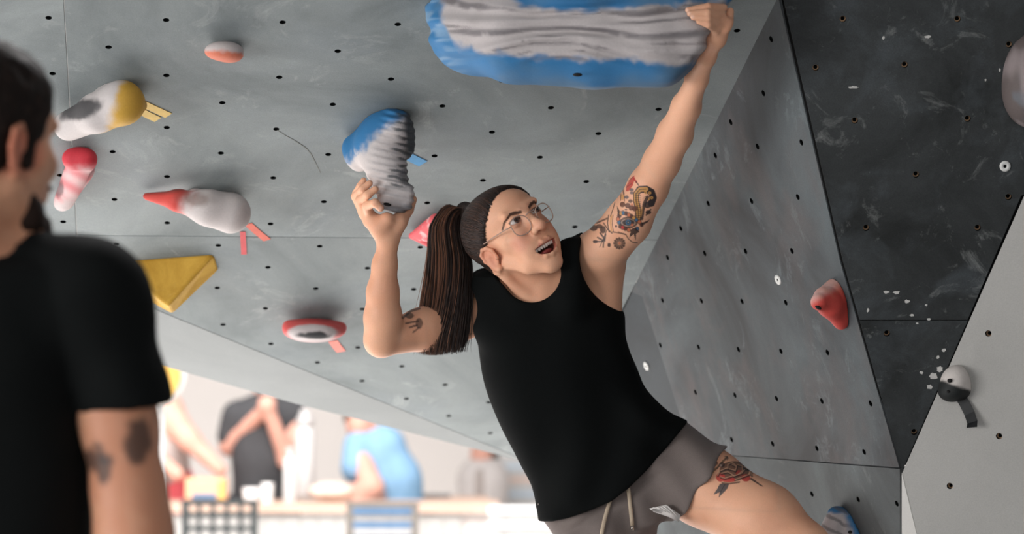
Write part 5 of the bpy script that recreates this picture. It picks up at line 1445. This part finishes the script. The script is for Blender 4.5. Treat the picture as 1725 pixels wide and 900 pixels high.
# ------------------------------------------------------------------ tables, chairs and clutter
M_wood = plain('pale_wood', lin(196, 166, 148), .6, .08, 6)
M_slat = plain('whitewashed_boards', lin(176, 172, 168), .7, .05, 9)
M_iron = plain('black_chair_iron', lin(50, 54, 54), .6, .1, 20)
M_chrm = plain('grey_chair_frame', lin(104, 98, 92), .6, .1, 20)
M_wplastic = plain('white_plastic', lin(196, 194, 192), .5, .03, 10)
M_cup = plain('white_paper', lin(240, 238, 236), .6, .03, 10)
wz = lambda v, d: to_world(c(0, v, d))[2]
wx = lambda u, d: (u - 862.5) / FPX * d
TD = BD - .62
zt = wz(846, TD)
tb = empty('counter_table', (wx(480, TD), TD, 0), 'long pale table with whitewashed board front in the hall', 'table')
MB().box((wx(500, TD), TD, zt - .02), (1.02, .30, .022)).build('tabletop', M_wood, tb, False, True)
for k_ in range(20):
    x = wx(205 + k_ * 29.5, TD); MB().box((x, TD - .26, (zt - .05) / 2), (.043, .012, (zt - .05) / 2)).build('board', M_slat, tb, False, True)
MB().box((wx(500, TD), TD - .24, (zt - .05) / 2), (.98, .01, (zt - .06) / 2)).build('backing', P_wht, tb, False, True)

def chair(u0, u1, d, ztop, zseat, iron, slats, label, vertical=False):
    x0, x1 = wx(u0, d), wx(u1, d); w = (x1 - x0); xm = (x0 + x1) / 2
    e = empty('chair', (xm, d, 0), label, 'chair', 'chairs at the far tables')
    for x in (x0, x1):
        MB().box((x, d, ztop / 2), (.016, .016, ztop / 2)).build('back_post', iron, e, False, True)
        MB().box((x, d + .40, zseat / 2), (.016, .016, zseat / 2)).build('leg', iron, e, False, True)
    MB().box((xm, d + .2, zseat), (w / 2, .21, .015)).build('seat', iron, e, False, True)
    MB().box((xm, d, ztop - .012), (w / 2, .014, .014)).build('top_rail', iron, e, False, True)
    for z, h_, m_ in slats: MB().box((xm, d - .004, z), (w / 2 - .012, .010, h_)).build('slat', m_, e, False, True)
    if vertical:
        for k_ in range(1, 5): MB().box((x0 + w * k_ / 5, d, (ztop + zseat) / 2 + .05), (.010, .008, (ztop - zseat) / 2 - .06)).build('slat', iron, e, False, True)
    return e
cd_ = 12.9
chair(314, 430, cd_, wz(842, cd_), .46, M_iron, [(wz(v, cd_), .012, M_iron) for v in (866, 890, 914)], 'black metal chair with square-grid back at the hall table', True)
bs = plain('blue_slat', lin(70, 100, 130), .6, .1, 20)
chair(590, 700, cd_, wz(846, cd_), .46, M_chrm, [(wz(v, cd_), .016, bs) for v in (861, 884, 907)], 'grey chair with blue back slats in front of the bent-over person')
# white slatted bench beside the climber
be = empty('white_bench', (wx(890, 12.5), 12.5, 0), 'white bench of thick rounded rails behind the climber\'s shirt', 'bench')
for v in (862, 886, 910, 934):
    MB().tube([(wx(822, 12.5), 12.5, wz(v, 12.5)), (wx(828, 12.5), 12.5, wz(v, 12.5)), (wx(960, 12.5), 12.5, wz(v, 12.5)), (wx(985, 12.5), 12.5, wz(v, 12.5))], [.02, .028, .028, .02], 10).build('rail', M_wplastic, be, True, True)
for u in (832, 972): MB().box((wx(u, 12.52), 12.53, wz(856, 12.5) / 2), (.02, .02, wz(856, 12.5) / 2)).build('post', M_wplastic, be, False, True)
# whitewashed cabinet between chair and bench
cb = empty('cabinet', (wx(752, 15.0), 15.0, 0), 'low pale cabinet with plank front between chair and bench', 'cabinet')
ztc = wz(845, 15.0)
MB().box((wx(755, 15), 15.0, ztc / 2), (.22, .2, ztc / 2)).build('body', M_slat, cb, False, True)
for k_ in range(5): MB().box((wx(755, 15) - .18 + k_ * .09, 14.79, ztc / 2), (.041, .01, ztc / 2 - .02)).build('plank', M_slat, cb, False, True)
MB().box((wx(750, 15), 15.0, ztc + .012), (.24, .21, .012)).build('top', M_wood, cb, False, True)
tray = MB().box((wx(737, 15), 14.95, ztc + .034), (.075, .06, .01)); o = tray.build('tray', plain('dark_tray', lin(110, 110, 112), .5, .1, 20), None, False, True); tag(o, 'thin dark tray lying on the pale cabinet', 'tray')
# white board on the far wall and a post beside it
bo = empty('notice_board', (wx(905, 18.0), 18.0, 0), 'white notice board with faint coloured lines behind the climber', 'board')
MB().box((wx(905, 18), 18.0, wz(812, 18)), (.34, .02, .17)).build('board', M_wplastic, bo, False, True)
for v, m_ in ((786, lin(196, 214, 228)), (808, lin(232, 196, 178)), (832, lin(190, 210, 226))): MB().box((wx(880, 18), 17.975, wz(v, 18)), (.19, .006, .012)).build('stripe', plain('pale_stripe', m_, .6, .05, 10), bo, False, True)
for u in (838, 965): MB().box((wx(u, 18), 18.0, wz(840, 18) / 2), (.02, .02, wz(840, 18) / 2)).build('leg', M_wplastic, bo, False, True)
po = MB().tube([(wx(807, 17), 17.0, 0.0), (wx(807, 17), 17.0, wz(805, 17)), (wx(808, 17), 17.0, wz(790, 17))], [.035, .03, .02], 10).build('post', plain('grey_post', lin(168, 156, 150), .6, .05, 10), None, True, True); tag(po, 'slim grey post standing beside the notice board', 'post')
# clutter on the table
def lathe(prof, x, y, z0, n=16):
    V_l = []; F_l = []
    for r, z in prof:
        for k_ in range(n): V_l.append((x + r * math.cos(2 * math.pi * k_ / n), y + r * math.sin(2 * math.pi * k_ / n), z0 + z))
    for i in range(len(prof) - 1):
        for k_ in range(n):
            l = (k_ + 1) % n; F_l.append((i * n + k_, i * n + l, (i + 1) * n + l, (i + 1) * n + k_))
    F_l.append(tuple(range(n - 1, -1, -1))); F_l.append(tuple((len(prof) - 1) * n + k_ for k_ in range(n)))
    m_ = MB(); m_.add(V_l, F_l); return m_
def cup(u, r, h_, mat, label, y=TD - .15, name='cup', cat='cup'):
    o = lathe([(r * .8, 0), (r * .85, .005), (r, h_ * .97), (r, h_), (r * .9, h_), (r * .75, .02)], wx(u, TD), y, zt).build(name, mat, None, True, True)
    return tag(o, label, cat, 'cups on the far table')
cup(430, .045, .075, M_cup, 'squat white cup at the front of the far table')
cup(456, .030, .10, M_cup, 'slim white cup beside the squat cup')
o = lathe([(.032, 0), (.034, .01), (.034, .20), (.030, .215), (.016, .235), (.016, .255), (.019, .256), (.019, .275)], wx(493, TD), TD - .12, zt).build('bottle', M_wplastic, None, True, True); tag(o, 'tall white bottle standing on the far table', 'bottle')
jug = empty('shaker_bottle', (wx(512, TD), TD + .1, zt), 'large white drink bottle with grey cap held beside the charcoal t-shirt', 'bottle')
lathe([(.045, 0), (.05, .02), (.048, .33), (.04, .36)], wx(512, TD), TD + .1, zt + .02).build('bottle_body', M_wplastic, jug, True, True)
lathe([(.044, 0), (.046, .03), (.03, .06), (.02, .09)], wx(512, TD), TD + .1, zt + .38).build('cap', plain('grey_cap', lin(176, 172, 170), .5, .05, 20), jug, True, True)
bx = empty('snack_box', (wx(352, TD), TD - .15, zt), 'orange and white box on the far table beside coral shorts', 'box')
MB().box((wx(352, TD), TD - .05, zt + .065), (.10, .06, .060)).build('carton', plain('orange_carton', lin(230, 176, 140), .6, .05, 20), bx, False, True)
MB().box((wx(350, TD), TD - .115, zt + .035), (.062, .004, .014)).build('label_band', plain('blue_band', lin(90, 120, 150), .6, .05, 20), bx, False, True)
MB().box((wx(378, TD), TD - .115, zt + .06), (.012, .005, .05)).build('yellow_edge', plain('yellow_edge', lin(226, 180, 90), .6, .05, 20), bx, False, True)
o = MB().ell((wx(560, TD), TD - .02, zt + .055), (.12, .10, .05)).build('food_bag', plain('crumpled_bag', lin(214, 190, 176), .8, .2, 18), None, True, True); tag(o, 'crumpled beige bag between bottle and pale blue t-shirt', 'bag')
# a yellow hold, stood in for by a white-rimmed disc on an added pole
sy = empty('yellow_disc', to_world(bg(283, 640, 9.0)) * np.array([1, 1, 0]), 'yellow hold shown as a white-rimmed disc on an added pole behind the black sleeve', 'sign')
def discm(r, y, n=28):
    cen = bg(266, 634, 9.0) + np.array([0, y, 0]); a = [cen + np.array([r * math.cos(2 * math.pi * k_ / n), 0, r * math.sin(2 * math.pi * k_ / n)]) for k_ in range(n)]
    return prism(a[::-1], np.array([0, -1.0, 0]), .02)
Vd, Fd = discm(.092, .012); mesh_obj('rim', Vd, Fd, M_wplastic, sy, False)
pw_ = to_world(bg(266, 634, 9.03)); MB().tube([(pw_[0], pw_[1] + .02, 0), (pw_[0], pw_[1] + .02, pw_[2])], .02, 10).build('pole', M_wplastic, sy, True, True)
Vd, Fd = discm(.072, -.002); mesh_obj('face', Vd, Fd, plain('yellow_disc_paint', lin(226, 178, 92), .6, .05, 20), sy, False)
